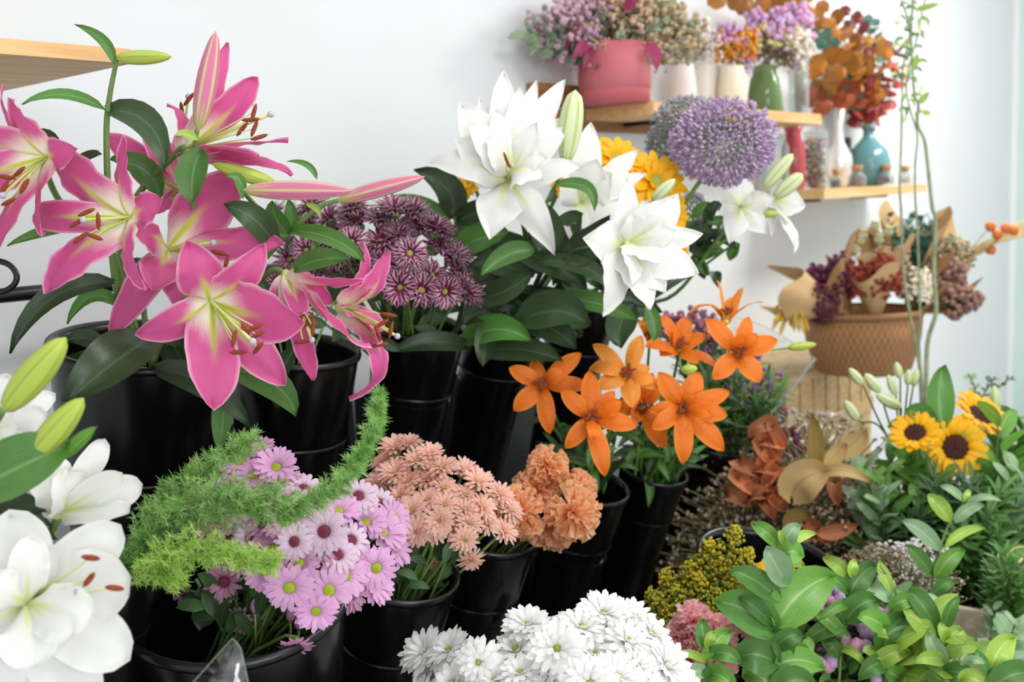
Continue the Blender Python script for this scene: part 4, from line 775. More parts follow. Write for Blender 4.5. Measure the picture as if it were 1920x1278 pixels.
for (lab, path, r0, mt, n, tp) in (('asparagus fern frond rising to a point in front of the salmon blooms', [(300, 1000, 1.14), (400, 965, 1.12), (520, 955, 1.10), (610, 930, 1.11), (668, 870, 1.13), (700, 800, 1.15), (715, 738, 1.16)], 50, M_n1, 300, 1.0),
                               ('asparagus fern frond curling up left of the topmost lilac daisy', [(262, 1020, 1.16), (300, 950, 1.16), (365, 900, 1.16), (420, 855, 1.16), (478, 826, 1.17)], 44, M_n1, 150, .7),
                               ('bright yellow-green asparagus fern frond in front', [(250, 1085, 1.10), (310, 1040, 1.08), (390, 1030, 1.07), (450, 1048, 1.06), (512, 1055, 1.06)], 46, M_n2, 190, .6),
                               ('wide asparagus fern frond across the left of the lilac bunch', [(240, 1060, 1.13), (300, 990, 1.12), (370, 940, 1.11), (450, 930, 1.10), (540, 945, 1.10)], 60, M_n1, 230, .45),
                               ('dark asparagus fern frond at the left edge of the lilac bunch', [(228, 1098, 1.15), (250, 1060, 1.14), (285, 1035, 1.13), (350, 1010, 1.12)], 48, M_n3, 170, .3),
                               ('short asparagus fern tip hanging over the large bucket rim', [(285, 1040, 1.10), (300, 1070, 1.09), (330, 1085, 1.08)], 34, M_n2, 70, .5)):
    t = thing('asparagus_fern', lab, 'fern', P(*path[0]), 'asparagus fern fronds'); needles(t, path, r0, mt, n, int(path[0][0]), tp)
# leaves low in the daisy and chrysanthemum buckets
def fillers(lab, key, x0, x1, y0, y1, n, w, L, mats, seed, dd=0, name='stem_foliage'):
    r = random.Random(seed); c, ax, br, bh = BK[key]; t = thing(name, lab, 'foliage', c-ax*bh*.2); d = depth_of(c)+dd
    for k in range(n):
        x = r.uniform(x0, x1); y = r.uniform(y0, y1); q = r.uniform(-PI, 0)+r.uniform(-.3, .3); dz = r.uniform(-.05, .05)
        leaf(t, (x, y, d+dz), (x+math.cos(q)*L, y+math.sin(q)*L, d+dz+r.uniform(-.03, .03)), w, mats[k % len(mats)], (0, -6, .005), nu=6, nv=3)
    for k in range(7):
        x = x0+(x1-x0)*(k+.5)/7; y = (y0+y1)/2; MB().tube([P(x, y-50, d), c-ax*bh*.2], .0022, 6).obj('stem', M_stem, t)
fillers('dark leaves and stems inside the large front bucket', 'B1', 350, 600, 1080, 1190, 46, 26, 50, [M_dleaf, M_fine], 1)
fillers('fine green leaves at the rim of the salmon bucket', 'B2', 690, 840, 1040, 1100, 30, 18, 40, [M_fine, M_dleaf], 2)
fillers('dark leaves below the burgundy chrysanthemums', 'C3', 700, 850, 560, 640, 26, 26, 60, [M_dleaf, M_fine], 3, -.05)
fillers('green leaves under the pink lilies in the second bucket', 'C2', 470, 640, 560, 660, 26, 26, 60, [M_dleaf, M_fine], 4)
# ------------------------------------------------------------------ things on the wall shelves
def on_shelf(px, off, Z):
    lo, hi = -400, 1300
    for _ in range(40):
        m = (lo+hi)/2; q = on_wall(px, m, off)
        if q.z > Z: lo = m
        else: hi = m
    return on_wall(px, (lo+hi)/2, off)
def vase(label, cat, px, off, Z, prof_, mat, name='vase', n=28, fn=None, group=None, liquid=None, extra=None):
    # prof_: (radius px, height px) in the picture's scale at that spot
    b = on_shelf(px, off, Z+.001); d = depth_of(b); t = thing(name, label, cat, b, group); M = Matrix.Translation(b)
    MB().lathe([(.0005, .0)]+[(S(r, d), S(h, d)) for r, h in prof_], M, n, 0, fn).obj('body', mat, t)
    return t, b, d
M_pot = plain('rose_velvet_box', '#c4666e', .8, c2='#cd757c', nscale=6); M_potb = plain('rose_velvet_base', '#cd696e', .7)
M_ceram = plain('cream_ceramic', '#ece2cd', .45, c2='#e4d8c0', nscale=8); M_ceramw = plain('white_ceramic', '#e9e6e0', .35); M_ceramp = plain('pale_pink_ceramic', '#e6dcda', .45)
M_gg = glass('green_glass', '#74905a', .08, .62); M_clr = glass('clear_glass', '#eef2f2', .03, .05, .3); M_teal = glass('teal_glass', '#66949a', .15, .72); M_redg = glass('red_glass', '#b8525a', .15, .75)
M_silver = plain('mercury_silver', '#d9d6d0', .3, .5, metal=.45); M_cork = plain('cork', '#b98a58', .85, c2='#a37645', nscale=90); M_dkgl = plain('dark_bottle_glass', '#1c2424', .15)
Zs = Z1
t, b, d = vase('round rose-pink hat box pot holding the big dried bouquet', 'pot', 1153, .15, Zs, [(66, 0), (66, 26), (66.5, 27)], M_potb, 'round_box')
MB().lathe([(S(66, d), S(26, d)), (S(68, d), S(27, d)), (S(68, d), S(108, d)), (S(65, d), S(108, d)), (S(64, d), S(96, d)), (.001, S(96, d))], Matrix.Translation(b), 40).obj('lid_wall', M_pot, t); POTB, POTD = b, d
rib = lambda q, h: 1+.05*abs(math.sin(q*9))
vA, bA, dA = vase('pale pink ribbed vase beside the rose-pink box pot', 'vase', 1280, .10, Zs, [(22, 0), (26, 8), (26, 40), (22, 80), (20, 88), (18, 88), (19, 70)], M_ceramp, fn=rib)
vW, bW, dW = vase('tall white bottle behind the ribbed vases', 'bottle', 1322, .06, Zs, [(26, 0), (28, 6), (28, 120), (24, 142), (12, 156), (11, 168), (13, 172), (12, 176), (.1, 178)], M_ceramw, 'bottle')
vB, bB, dB = vase('cream ribbed vase with orange and yellow flowers', 'vase', 1374, .16, Zs, [(20, 0), (25, 8), (27, 40), (22, 72), (20, 84), (18, 84), (18, 60)], M_ceram, fn=rib)
vG, bG, dG = vase('green glass vase with pink statice', 'vase', 1434, .19, Zs, [(33, 0), (35, 3), (31, 36), (26, 64), (22, 70), (22, 86), (20, 86), (19, 70), (28, 40), (32, 6)], M_gg)
vC, bC, dC = vase('tall clear glass vase with dry stems at the shelf end', 'vase', 1498, .14, Zs, [(17, 0), (19, 4), (19, 104), (17.5, 104), (17, 8)], M_clr)
Z = Z2
vJ, bJ, dJ = vase('clear glass jar half hidden behind the allium', 'jar', 1452, .10, Z-.0, [(24, 0), (28, 6), (28, 80), (20, 96), (21, 104), (19, 104), (18, 96), (26, 78), (26, 8)], M_clr, 'glass_jar')
vR, bR, dR = vase('tall red glass vase with flared neck', 'vase', 1488, .12, Z, [(18, 0), (21, 4), (23, 60), (21, 80), (15, 96), (14, 104), (20, 120), (18, 120), (13, 104)], M_redg)
vP, bP, dP = vase('clear glass cylinder filled with dried petals', 'jar', 1530, .17, Z, [(21, 0), (22.5, 4), (22.5, 106), (21.5, 106), (21, 6)], M_clr, 'glass_cylinder')
vS, bS, dS = vase('silver mercury glass vase with round belly and tall neck', 'vase', 1573, .09, Z, [(12, 0), (16, 4), (26, 34), (24, 58), (10, 84), (8, 110), (14, 160), (13, 160), (7, 110)], M_silver)
vD, bD, dD = vase('slim dark bottle beside the teal bottle', 'bottle', 1590, .07, Z, [(8, 0), (9, 4), (9, 60), (6, 66), (6.5, 88), (6, 92), (.1, 92)], M_dkgl, 'bottle')
vT, bT, dT = vase('round teal glass bottle holding the rust eucalyptus', 'bottle', 1628, .12, Z, [(24, 0), (30, 3), (39, 22), (40, 44), (34, 66), (18, 82), (10, 92), (9, 102), (15, 113), (13, 113), (8, 102)], M_teal, 'bottle')
vT.scale = (1, 1, 1)
M_pp = [plain('dried_rose_petal', '#a8503c', .9), plain('dried_ochre_petal', '#c9923c', .9), plain('dried_plum_petal', '#6a3248', .9), plain('dried_cream_petal', '#d9c08c', .9), plain('purple_grain', '#8a5f86', .9), plain('pink_grain', '#b58a90', .9), plain('grey_grain', '#6e6e70', .9), plain('cream_grain', '#cfc7a8', .9)]
def fill(th, b, d, rpx, hpx, n, mats, rs, name, seed):
    r = random.Random(seed); m = MB()
    for k in range(n):
        q = r.random()*6.28; rr = math.sqrt(r.random())*S(rpx, d); m.ball(b+Vector((rr*math.cos(q), rr*math.sin(q), S(3, d)+r.random()*S(hpx, d))), (S(rs, d), S(rs*.8, d), S(rs*.5, d)), 5, 3, k % len(mats), Matrix.Rotation(r.random()*3, 3, (r.random(), r.random(), 1)))
    o = m.obj(name, mats, th); o['kind'] = 'stuff'; return o
fill(vP, bP, dP, 18, 90, 220, M_pp[:4], 5, 'dried_petals', 1)
for px, rr, h, mt, lab in ((1568, 12, 26, 6, 'smallest corked bottle, in front of the silver vase'), (1607, 17, 31, 5, 'corked bottle of pinkish grains in front of the teal bottle'), (1662, 15, 30, 4, 'corked bottle of purple grains right of the teal bottle'), (1697, 13, 26, 7, 'rightmost corked bottle, nearly empty, on the lower shelf')):
    t, b, d = vase(lab, 'bottle', px, .215, Z2, [(rr-2, 0), (rr, 2), (rr, h*.62), (rr*.5, h*.85), (rr*.5, h), (rr*.42, h), (rr*.42, h*.85), (rr-1.5, h*.6)], M_clr, 'corked_bottle', 18, group='corked mini bottles')
    MB().lathe([(.001, S(h-3, d)), (S(rr*.42, d), S(h-3, d)), (S(rr*.62, d), S(h+2, d)), (S(rr*.62, d), S(h+9, d)), (.001, S(h+9, d))], Matrix.Translation(b), 16).obj('cork', M_cork, t)
    fill(t, b, d, rr-3, h*.45, 70, [M_pp[mt]], 2.2, 'grains', int(px))

# sprig meshes, unit height, z up
def sprig(mats, seed, n=26, spread=.34, r=.035, leafy=0, start=.45):
    rr = random.Random(seed); m = MB(); m.tube([(0, 0, 0), (.01, 0, .5), (0, .01, 1)], [.010, .008, .004], 4, 0)
    for k in range(n):
        u = start+(1-start)*k/n; q = k*2.4; L = spread*(1.05-u)*1.2+.05; e = Vector((math.cos(q)*L, math.sin(q)*L, u+L*.5)); m.tube([(0, 0, u-.04), e], .004, 3, 0, False)
        for j in range(3): m.ball(e+Vector((rr.uniform(-1, 1), rr.uniform(-1, 1), rr.uniform(-1, 1)))*r*1.1, r*rr.uniform(.6, 1.2), 5, 3, 1+(k+j) % (len(mats)-1))
    return m.mesh('blossoms', mats)
def leafsprig(mat, seed, n=14, w=.16, L=.2, smat=None, start=.15, rnd=False, name='leaves', fold=.2):
    rr = random.Random(seed); m = MB(); m.tube([(0, 0, 0), (.02, 0, .5), (0, .02, 1)], [.012, .009, .004], 4, 1)
    for k in range(n):
        u = start+(1-start)*k/(n-1); q = k*2.4+rr.uniform(-.3, .3); l = L*rr.uniform(.8, 1.15)*(1.1-.4*u); dv = Vector((math.cos(q), math.sin(q), .55+.3*rr.random()))
        blade(m, (0, 0, u), Vector((0, 0, u))+dv.normalized()*l, (0, 0, 1), w*l/L, .25, .1, fold, 0, rr.uniform(-.4, .4), 0, 6, 5 if rnd else 3, tip=.5 if rnd else .8, fat=.5 if rnd else .65, base=.1)
    return m.mesh(name, [mat, smat or M_dstem])
M_ds = plain('dry_stem', '#7d7a54', .8, c2='#948a60')
def pm(n, a, b, s=60): return plain(n, a, .9, c2=b, nscale=s)
SP = {'mauve': sprig([M_ds, pm('mauve_statice', '#bf9db2', '#a88ba0'), pm('rose_statice', '#ceaab2', '#b891a0')], 1), 'beige': sprig([M_ds, pm('beige_statice', '#d4b396', '#c6a07e'), pm('sand_statice', '#c9a98e', '#d9c3a2')], 2),
      'pink': sprig([M_ds, pm('pink_statice', '#dba4c4', '#cc92b6'), pm('lilac_statice', '#b4a0cc', '#cfabd0')], 3, 24, .36, .05), 'yellow': sprig([M_ds, pm('lemon_statice', '#dcd79a', '#cfc67e'), pm('lemon_statice_b', '#e5dfae', '#d3cb8b')], 4, 22, .34, .05),
      'cream': sprig([M_ds, pm('cream_blossom', '#ece6d2', '#dfd6bc'), pm('cream_blossom_b', '#f0ebdc', '#e2dac2')], 5, 26, .36, .045), 'orange': sprig([M_ds, pm('orange_blossom', '#e8922e', '#dc7a22'), pm('gold_blossom', '#e2b84a', '#d9a83c')], 6, 24, .36, .05),
      'violet': sprig([M_ds, pm('violet_blossom', '#8f4f9c', '#7a4290'), pm('pale_violet_blossom', '#c3a0c4', '#e0d4de')], 7, 26, .4, .03), 'white': sprig([M_ds, pm('white_gypsophila', '#f0ede8', '#dfd8cf'), pm('speck_gypsophila', '#e0d2dc', '#f3f0ea')], 8, 40, .5, .022, start=.35),
      'berry': sprig([M_ds, pm('dark_berry', '#4a1f34', '#6a2a44'), pm('plum_berry', '#7a3656', '#5a2440')], 9, 30, .36, .04), 'rust': sprig([M_ds, pm('rust_bloom', '#8f3a26', '#7a2c20'), pm('brick_bloom', '#a84a30', '#6a241c')], 10, 30, .36, .045),
      'speck': sprig([M_ds, pm('dry_speck', '#cfc3aa', '#ab9f86'), pm('dry_speck_b', '#e0d6c2', '#b3a78e'), pm('dry_speck_c', '#9a7458', '#7a5a44')], 11, 150, .7, .0105, start=.1),
      'dusk': sprig([M_ds, pm('dusk_bloom', '#a8607c', '#8f4c68'), pm('dusk_bloom_b', '#b98096', '#96607a')], 14, 16, .2, .021, start=.75), 'dot': sprig([M_stem, pm('purple_dot', '#8a4aa0', '#9c62ae'), pm('purple_dot_b', '#7a3f92', '#a070b4')], 15, 9, .16, .02, start=.7), 'brownm': sprig([M_ds, pm('brown_mauve_bloom', '#9a7466', '#7e5c54'), pm('dusty_bloom', '#b08a7c', '#8a665c')], 13, 26, .3, .04),
      'beigeg': sprig([M_ds, pm('sage_blossom', '#a8a888', '#8f9474'), pm('sand_blossom', '#cdb592', '#bca37e')], 12, 30, .36, .035)}
M_sage = leaf_mat('sage_leaf', '#8fa383', '#a3b496', '#b7c4a8', rough=.6); M_rustl = leaf_mat('rust_leaf', '#a86c28', '#b87c34', '#90581e', rough=.5, trans=.2, rnd=.5); M_brownl = leaf_mat('brick_leaf', '#8f3f22', '#a5522a', '#74301c', rough=.5, trans=.15, rnd=.6)
M_redl = leaf_mat('dark_red_leaf', '#7c2a2c', '#93383a', '#5f1f24', rough=.45, trans=.15, rnd=.7); M_redb = leaf_mat('coral_red_leaf', '#b04a44', '#c05a50', '#93383a', rough=.45, trans=.15, rnd=.4); M_teall = leaf_mat('blue_green_leaf', '#3f6a5c', '#4f7a6a', '#6a9280', rough=.5); M_tan = leaf_mat('tan_leaf', '#c9a970', '#d6b982', '#b08f5a', rough=.6, rnd=.3)
M_olive = leaf_mat('olive_brown_leaf', '#8a7238', '#9c8446', '#6f5c2c', rough=.55); M_copper = leaf_mat('copper_leaf', '#c4774f', '#d38d63', '#a86040', rough=.6, rnd=.5); M_mag = leaf_mat('magenta_leaf', '#932f55', '#a53f66', '#7c2446', rough=.5)
LS = {'sage': leafsprig(M_sage, 1, 16, .13, .2), 'rust': leafsprig(M_rustl, 2, 18, .24, .22, M_ds, .15, True), 'brown': leafsprig(M_brownl, 3, 18, .24, .22, M_ds, .1, True), 'red': leafsprig(M_redl, 4, 16, .22, .22, M_ds, .15, True), 'redb': leafsprig(M_redb, 5, 12, .20, .22, M_ds, .3, True),
      'teal': leafsprig(M_teall, 6, 16, .15, .15, None, .2, True), 'mag': leafsprig(M_mag, 7, 5, .22, .3, None, .6), 'copper': leafsprig(M_copper, 8, 12, .2, .24, M_ds, .2, True, fold=.6), 'laurel': leafsprig(M_lleaf, 9, 12, .2, .36, None, .2), 'bright': leafsprig(M_yleaf, 10, 10, .2, .36, None, .25),
      'grey': leafsprig(M_gleaf, 11, 12, .17, .3, None, .2), 'vari': leafsprig(M_vleaf, 12, 10, .2, .3, None, .3), 'fine': leafsprig(M_fine, 13, 60, .03, .3, None, .1), 'dark': leafsprig(M_dleaf, 14, 14, .17, .32, None, .15), 'fern': leafsprig(M_mleaf, 15, 50, .05, .26, None, .1)}
def sprigs(kind, lst, base, d, label, cat, name, group, jit=.02, seed=0, dd=.0, scale=1.0):
    # lst: pixel tips (px, py[, depth change]); each grows from the base point
    r = random.Random(seed)
    for i, q in enumerate(lst):
        T = P(q[0], q[1], min(dmax(q[0], q[1], .10), d+(q[2] if len(q) > 2 else r.uniform(-jit, jit)*2))); B = base+Vector((r.uniform(-1, 1), r.uniform(-1, 1), 0))*jit*.5
        t = thing(name, label, cat, B, group); me = SP.get(kind) or LS[kind]
        place('blossoms' if kind in SP else 'leaves', me, t, frame(B, T-B, r.random()*6, (T-B).length*scale))
def ring(cx, cy, rx, ry, n, seed, a0=0, a1=2*PI):
    r = random.Random(seed); out = []
    for k in range(n):
        q = a0+(a1-a0)*r.random(); w = math.sqrt(r.random()); out.append((cx+rx*w*math.cos(q), cy+ry*w*math.sin(q)))
    return out
pb = POTB+UP*S(80, POTD)
G1 = 'sprigs of the big dried bouquet'
sprigs('beige', ring(1160, 30, 120, 72, 26, 1), pb, POTD, 'beige dried statice sprig in the rose-pink box pot', 'dried flowers', 'statice_sprig', G1, .06, 1)
sprigs('mauve', ring(1115, 40, 105, 72, 20, 2), pb, POTD, 'mauve dried statice sprig in the rose-pink box pot', 'dried flowers', 'statice_sprig', G1, .06, 2)
sprigs('beigeg', ring(1230, 50, 90, 60, 14, 3), pb, POTD, 'greenish beige dried sprig at the right of the box bouquet', 'dried flowers', 'dried_sprig', G1, .06, 3)
sprigs('sage', ring(1140, 70, 120, 55, 18, 4), pb, POTD-.04, 'grey-green leaf sprig in the rose-pink box pot', 'foliage', 'leaf_sprig', G1, .05, 4)
sprigs('sage', [(985, 60), (1000, 85), (1010, 40)], pb, POTD, 'grey-green leaf sprig reaching left toward the wall', 'foliage', 'leaf_sprig', G1, .02, 5)
t = thing('dried_flower', 'magenta papery leaves trailing over the front of the box bouquet', 'dried flowers', pb)
for a, b_, w in (((1100, 80), (1072, 112), 24), ((1104, 84), (1092, 136), 18), ((1212, 84), (1230, 132), 26), ((1175, 20), (1182, -10), 24), ((1080, 50), (1056, 96), 18)): leaf(t, (a[0], a[1], POTD-.13), (b_[0], b_[1], POTD-.15), w, M_mag, (6, -6, .01))
sprigs('violet', [(1262, 75), (1290, 62), (1278, 95), (1305, 80), (1240, 100)], bA+UP*S(70, dA), dA, 'violet speckled sprig in the pale pink ribbed vase', 'dried flowers', 'dried_sprig', 'sprigs in the pale pink ribbed vase', .02, 6, scale=1.1)
sprigs('white', [(1312, 55), (1325, 88), (1290, 50), (1335, 70)], bA+UP*S(70, dA), dA, 'white speckled gypsophila sprig in the pale pink ribbed vase', 'dried flowers', 'dried_sprig', 'sprigs in the pale pink ribbed vase', .02, 7, scale=1.1)
sprigs('orange', [(1362, 70), (1380, 85), (1395, 92), (1370, 100), (1402, 70), (1358, 95)], bB+UP*S(60, dB), dB, 'orange and gold blossom sprig in the cream ribbed vase', 'dried flowers', 'dried_sprig', 'orange sprigs in the cream vase', .02, 8, scale=1.15)
sprigs('pink', [(1355, 50), (1375, 48), (1405, 110)], bB+UP*S(60, dB), dB, 'pink sprig in the cream ribbed vase', 'dried flowers', 'dried_sprig', 'pink sprigs in the cream vase', .02, 9)
sprigs('pink', [(1440, 70), (1432, 45), (1460, 40), (1495, 30), (1475, 45), (1428, 88), (1448, 82), (1418, 35)], bG+UP*S(66, dG), dG, 'pink statice sprig in the green glass vase', 'dried flowers', 'statice_sprig', 'pink statice in the green vase', .03, 10, scale=1.1)
sprigs('yellow', [(1472, 70), (1485, 62), (1465, 88), (1425, 58)], bG+UP*S(66, dG), dG, 'lemon statice sprig in the green glass vase', 'dried flowers', 'statice_sprig', 'lemon statice in the green vase', .03, 11, scale=1.1)
sprigs('cream', [(1505, 60), (1518, 78), (1498, 85)], bG+UP*S(66, dG), dG, 'cream statice sprig leaning right from the green glass vase', 'dried flowers', 'statice_sprig', 'cream statice in the green vase', .02, 12)
sprigs('violet', [(1490, 100), (1502, 96)], bG+UP*S(66, dG), dG, 'violet sprig low at the right of the green glass vase', 'dried flowers', 'statice_sprig', 'violet sprigs in the green vase', .02, 13)
t = thing('dry_stems', 'dry brown stems inside the tall clear glass vase', 'stems', bC)
for k in range(4): MB().tube([bC+Vector((.006*k-.01, .004, .004)), bC+Vector((.008*k-.012, .0, S(100, dC)))], .0022, 5).obj('stem', M_ds, t)
# rust eucalyptus in the teal bottle and the cascade above
tb = bT+UP*S(104, dT); GE = 'preserved eucalyptus branches'
def branch(pts, d, mat, n, wpx, label, seed, group=GE, name='eucalyptus_branch', cat='branch', L=None):
    r = random.Random(seed); q = spline([P(x, y, min(d+z, dmax(x, y, .13))) for x, y, z in pts], 8); t = thing(name, label, cat, q[0], group); N = len(q)
    MB().tube(q, .0024, 5).obj('stem', M_ds, t); wpx *= .88; L = L or wpx*.95
    for k in range(n):
        u = .12+.88*k/n; f = u*(N-1); i = min(int(f), N-2); p = q[i].lerp(q[i+1], f-i); tg = (q[i+1]-q[i]).normalized()
        o = Matrix.Rotation(k*2.4+r.uniform(-.4, .4), 3, tg) @ tg.orthogonal().normalized(); m = MB(); blade(m, p, p+(o+tg*.25).normalized()*S(L, d)*r.uniform(.8, 1.15), (tg*.8+CD(0, 0, .6)), S(wpx, d)*r.uniform(.85, 1.15), .2, .1, .2, 0, r.uniform(-.5, .5), 0, 6, 5, .5, .5, .1); m.obj('leaf', mat, t)
branch([(1620, 240, 0), (1610, 190, 0), (1570, 175, 0), (1525, 195, .0)], dT, M_brownl, 20, 38, 'brick-brown eucalyptus branch curving left and down from the teal bottle', 1)
branch([(1622, 238, 0), (1625, 180, .0), (1600, 135, .0), (1560, 120, 0), (1535, 160, -.03)], dT-.03, M_rustl, 24, 46, 'golden rust eucalyptus branch arching over the teal bottle', 2)
branch([(1622, 238, 0), (1635, 170, .0), (1650, 110, .0), (1630, 85, 0)], dT, M_rustl, 16, 34, 'short golden rust eucalyptus branch above the bottle neck', 3)
branch([(1624, 238, 0), (1650, 200, .0), (1672, 160, .0), (1690, 120, .0)], dT+.02, M_redb, 16, 32, 'coral red leaf branch to the right of the teal bottle', 4)
branch([(1624, 238, 0), (1635, 210, .0), (1645, 160, .0), (1665, 110, .02), (1690, 95, .04)], dT+.04, M_redl, 20, 34, 'dark red leaf branch leaning toward the hanging willow', 5)
branch([(1622, 238, 0), (1615, 215, .0), (1612, 160, .0), (1605, 120, .0)], dT-.02, M_redl, 16, 34, 'dark red leaf branch straight above the bottle neck', 6)
branch([(1622, 238, 0), (1600, 130, .04), (1580, 70, .04), (1530, 20, .04), (1470, -20, .04)], dT+.03, M_rustl, 30, 34, 'long golden rust eucalyptus branch reaching to the top edge', 7)
branch([(1622, 238, 0), (1620, 120, .04), (1608, 60, .04), (1590, 22, .04)], dT+.02, M_redl, 16, 26, 'dark red branch behind the golden arch', 8)
branch([(1622, 238, 0), (1590, 150, .06), (1555, 80, .06), (1520, 70, .06)], dT+.05, M_teall, 22, 24, 'blue-green eucalyptus branch behind the rust leaves', 9)
branch([(1622, 238, 0), (1640, 120, .06), (1640, 60, .06), (1628, 25, .06)], dT+.05, M_teall, 18, 22, 'blue-green eucalyptus branch right of the golden arch', 10)
branch([(1498, 110, 0), (1470, 40, .0), (1420, 5, .0), (1350, -15, .0)], dC+.05, M_rustl, 22, 40, 'golden rust eucalyptus branch hanging at the top above the vases', 11)
branch([(1498, 110, 0), (1490, 30, .0), (1440, -10, .0)], dC+.04, M_teall, 14, 20, 'blue-green sprig above the green glass vase', 12)

# ------------------------------------------------------------------ curly willow
for lab, pts, r_, n, sd in (('thickest curly willow branch, rightmost of the three', [(1736, 760), (1739, 645), (1755, 584), (1751, 511), (1754, 413), (1748, 388), (1739, 305), (1733, 262), (1720, 232), (1722, 195), (1714, 171), (1708, 61), (1711, 0), (1700, -60)], .0068, 16, 1),
                        ('leftmost curly willow branch with wavy bare lower stem', [(1728, 760), (1722, 673), (1705, 584), (1693, 493), (1690, 401), (1687, 350), (1690, 260), (1693, 131), (1706, 60), (1690, 0), (1676, -40)], .0048, 14, 2),
                        ('thin middle curly willow branch', [(1732, 760), (1723, 645), (1725, 584), (1723, 511), (1720, 432), (1716, 366), (1716, 305), (1720, 253), (1705, 200), (1700, 150), (1722, 60), (1735, 0), (1760, -30)], .0042, 18, 3)):
    d = 2.95+.03*sd; t = thing('curly_willow', lab, 'branch', P(pts[0][0], pts[0][1], d), 'curly willow branches'); q = spline([P(x, y, d+.01*math.sin(y*.03)) for x, y in pts], 6); N = len(q); MB().tube(q, [r_*(1-.55*i/(N-1)) for i in range(N)], 7).obj('stem', M_will if 'M_will' in globals() else plain('willow_bark', '#7f8a68', .6, c2='#9aa07c', nscale=30), t)
    r = random.Random(sd)
    for k in range(n):
        x, y = pts[-1-(k % 6)]; x += r.uniform(-10, 10); y = r.choice((r.uniform(-10, 70), r.uniform(60, 220))); q0 = r.uniform(-.6, PI+.6); L = r.uniform(9, 19); sx = 1706+r.uniform(-22, 28)
        leaf(t, (sx, y, d), (sx+math.cos(q0)*L*1.2, y+math.sin(q0)*L, d-.02), 9, M_mleaf if k % 2 else M_yleaf, (0, -4, 0), nu=6, nv=3)
    if sd == 1:
        for a in ((1722, 195, 1742, 172), (1728, 210, 1745, 215), (1712, 130, 1720, 100), (1715, 20, 1760, 8)): leaf(t, (a[0], a[1], d), (a[2], a[3], d-.01), 13, M_yleaf, (0, 0, 0), nu=6)

# ------------------------------------------------------------------ basket on crates with paper-wrapped dried bouquets
M_wick = None
def wicker():
    m, t, b, o = nt('wicker'); tc = t.nodes.new('ShaderNodeUVMap'); mp = t.nodes.new('ShaderNodeMapping'); mp.inputs['Scale'].default_value = (34, 110, 1); t.links.new(tc.outputs[0], mp.inputs[0]); ck = t.nodes.new('ShaderNodeTexChecker'); ck.inputs['Scale'].default_value = 1; t.links.new(mp.outputs[0], ck.inputs['Vector'])
    f = ntex(t, 30, 3); c = mixc(t, mth(t, 'MULTIPLY_ADD', ck.outputs['Fac'], .55, mth(t, 'MULTIPLY', f, .45)), col('#a97c4e'), col('#7d5530')); t.links.new(c, b.inputs['Base Color']); b.inputs['Roughness'].default_value = .7; bump(t, b, ck.outputs['Fac'], .5, .006); return m
M_wick = wicker(); M_kraft = plain('kraft_paper', '#cba878', .8, c2='#bd986a', nscale=8, bs=.1); M_kraftd = plain('brown_kraft_paper', '#a07848', .8, c2='#8f6a40', nscale=8)
bb = P(1617, 694, 3.55); db = 3.55; Rb = S(92, db)
cr = bb-UP*.002
def crate(label, o, w, dp, h, slats, rows):
    t = thing('wooden_crate', label, 'crate', o, 'wooden crates under the basket')
    for (a, b_) in ((0, 0), (1, 0), (0, 1), (1, 1)): MB().box(o+WD*(w-.02)*a-WN*(dp-.02)*b_-WN*.0, WD*.02, -WN*.02, UP*h).obj('post', M_crate, t, smooth=False)
    g = h/rows
    for i in range(slats): MB().box(o+WD*(w/slats*i+.004)+WN*.008, WD*(w/slats-.014), -WN*.008, UP*(h-.01)).obj('slat', M_crate, t, smooth=False)
    for k in (0, h-.025): MB().box(o+WN*.014+UP*k, WD*w, -WN*.006, UP*.025).obj('rail', M_crate, t, smooth=False)
    MB().box(o-WN*dp, WD*w, WN*.008, UP*h).obj('back', M_crate, t, smooth=False); MB().box(o, WD*w, -WN*dp, UP*.008).obj('floor_board', M_crate, t, smooth=False); MB().box(o+UP*(h-.01), WD*w, -WN*dp, UP*.010).obj('top_board', M_crate, t, smooth=False)
    MB().box(o-WN*dp, WD*.008, WN*dp, UP*h).obj('end_board', M_crate, t, smooth=False); MB().box(o-WN*dp+WD*(w-.008), WD*.008, WN*dp, UP*h).obj('end_board', M_crate, t, smooth=False)
co = P(1470, 700, 3.45); cz = bb.z-.002
k = 0
for h in (.20, .30, .33):
    cz -= h; o = Vector((co.x, co.y, max(cz, 0))); crate(('top slatted wooden crate carrying the wicker basket', 'middle slatted wooden crate under the basket', 'bottom slatted wooden crate standing on the floor')[k], o, .72, .34, h if cz > 0 else h+cz, 7, 1); k += 1
    if cz < 0: break
t = thing('wicker_basket', 'brown wicker basket full of paper-wrapped dried bouquets', 'basket', bb)
MB().lathe([(.001, 0), (Rb*.88, 0), (Rb*.95, .01), (Rb*1.12, S(60, db)), (Rb*1.16, S(112, db)), (Rb*1.1, S(112, db)), (Rb*1.05, S(60, db)), (Rb*.85, .02), (.001, .02)], Matrix.Translation(bb), 48).obj('body', M_wick, t)
MB().lathe([(Rb*1.10, S(108, db)), (Rb*1.19, S(106, db)), (Rb*1.2, S(114, db)), (Rb*1.12, S(117, db))], Matrix.Translation(bb), 48).obj('rim', M_wick, t)
hh = spline([bb+WD*Rb*1.12*math.cos(PI-PI*i/8)+UP*(S(112, db)+S(150, db)*math.sin(PI*i/8)) for i in range(9)], 5); MB().tube(hh, S(6, db), 8).obj('handle', M_wick, t)
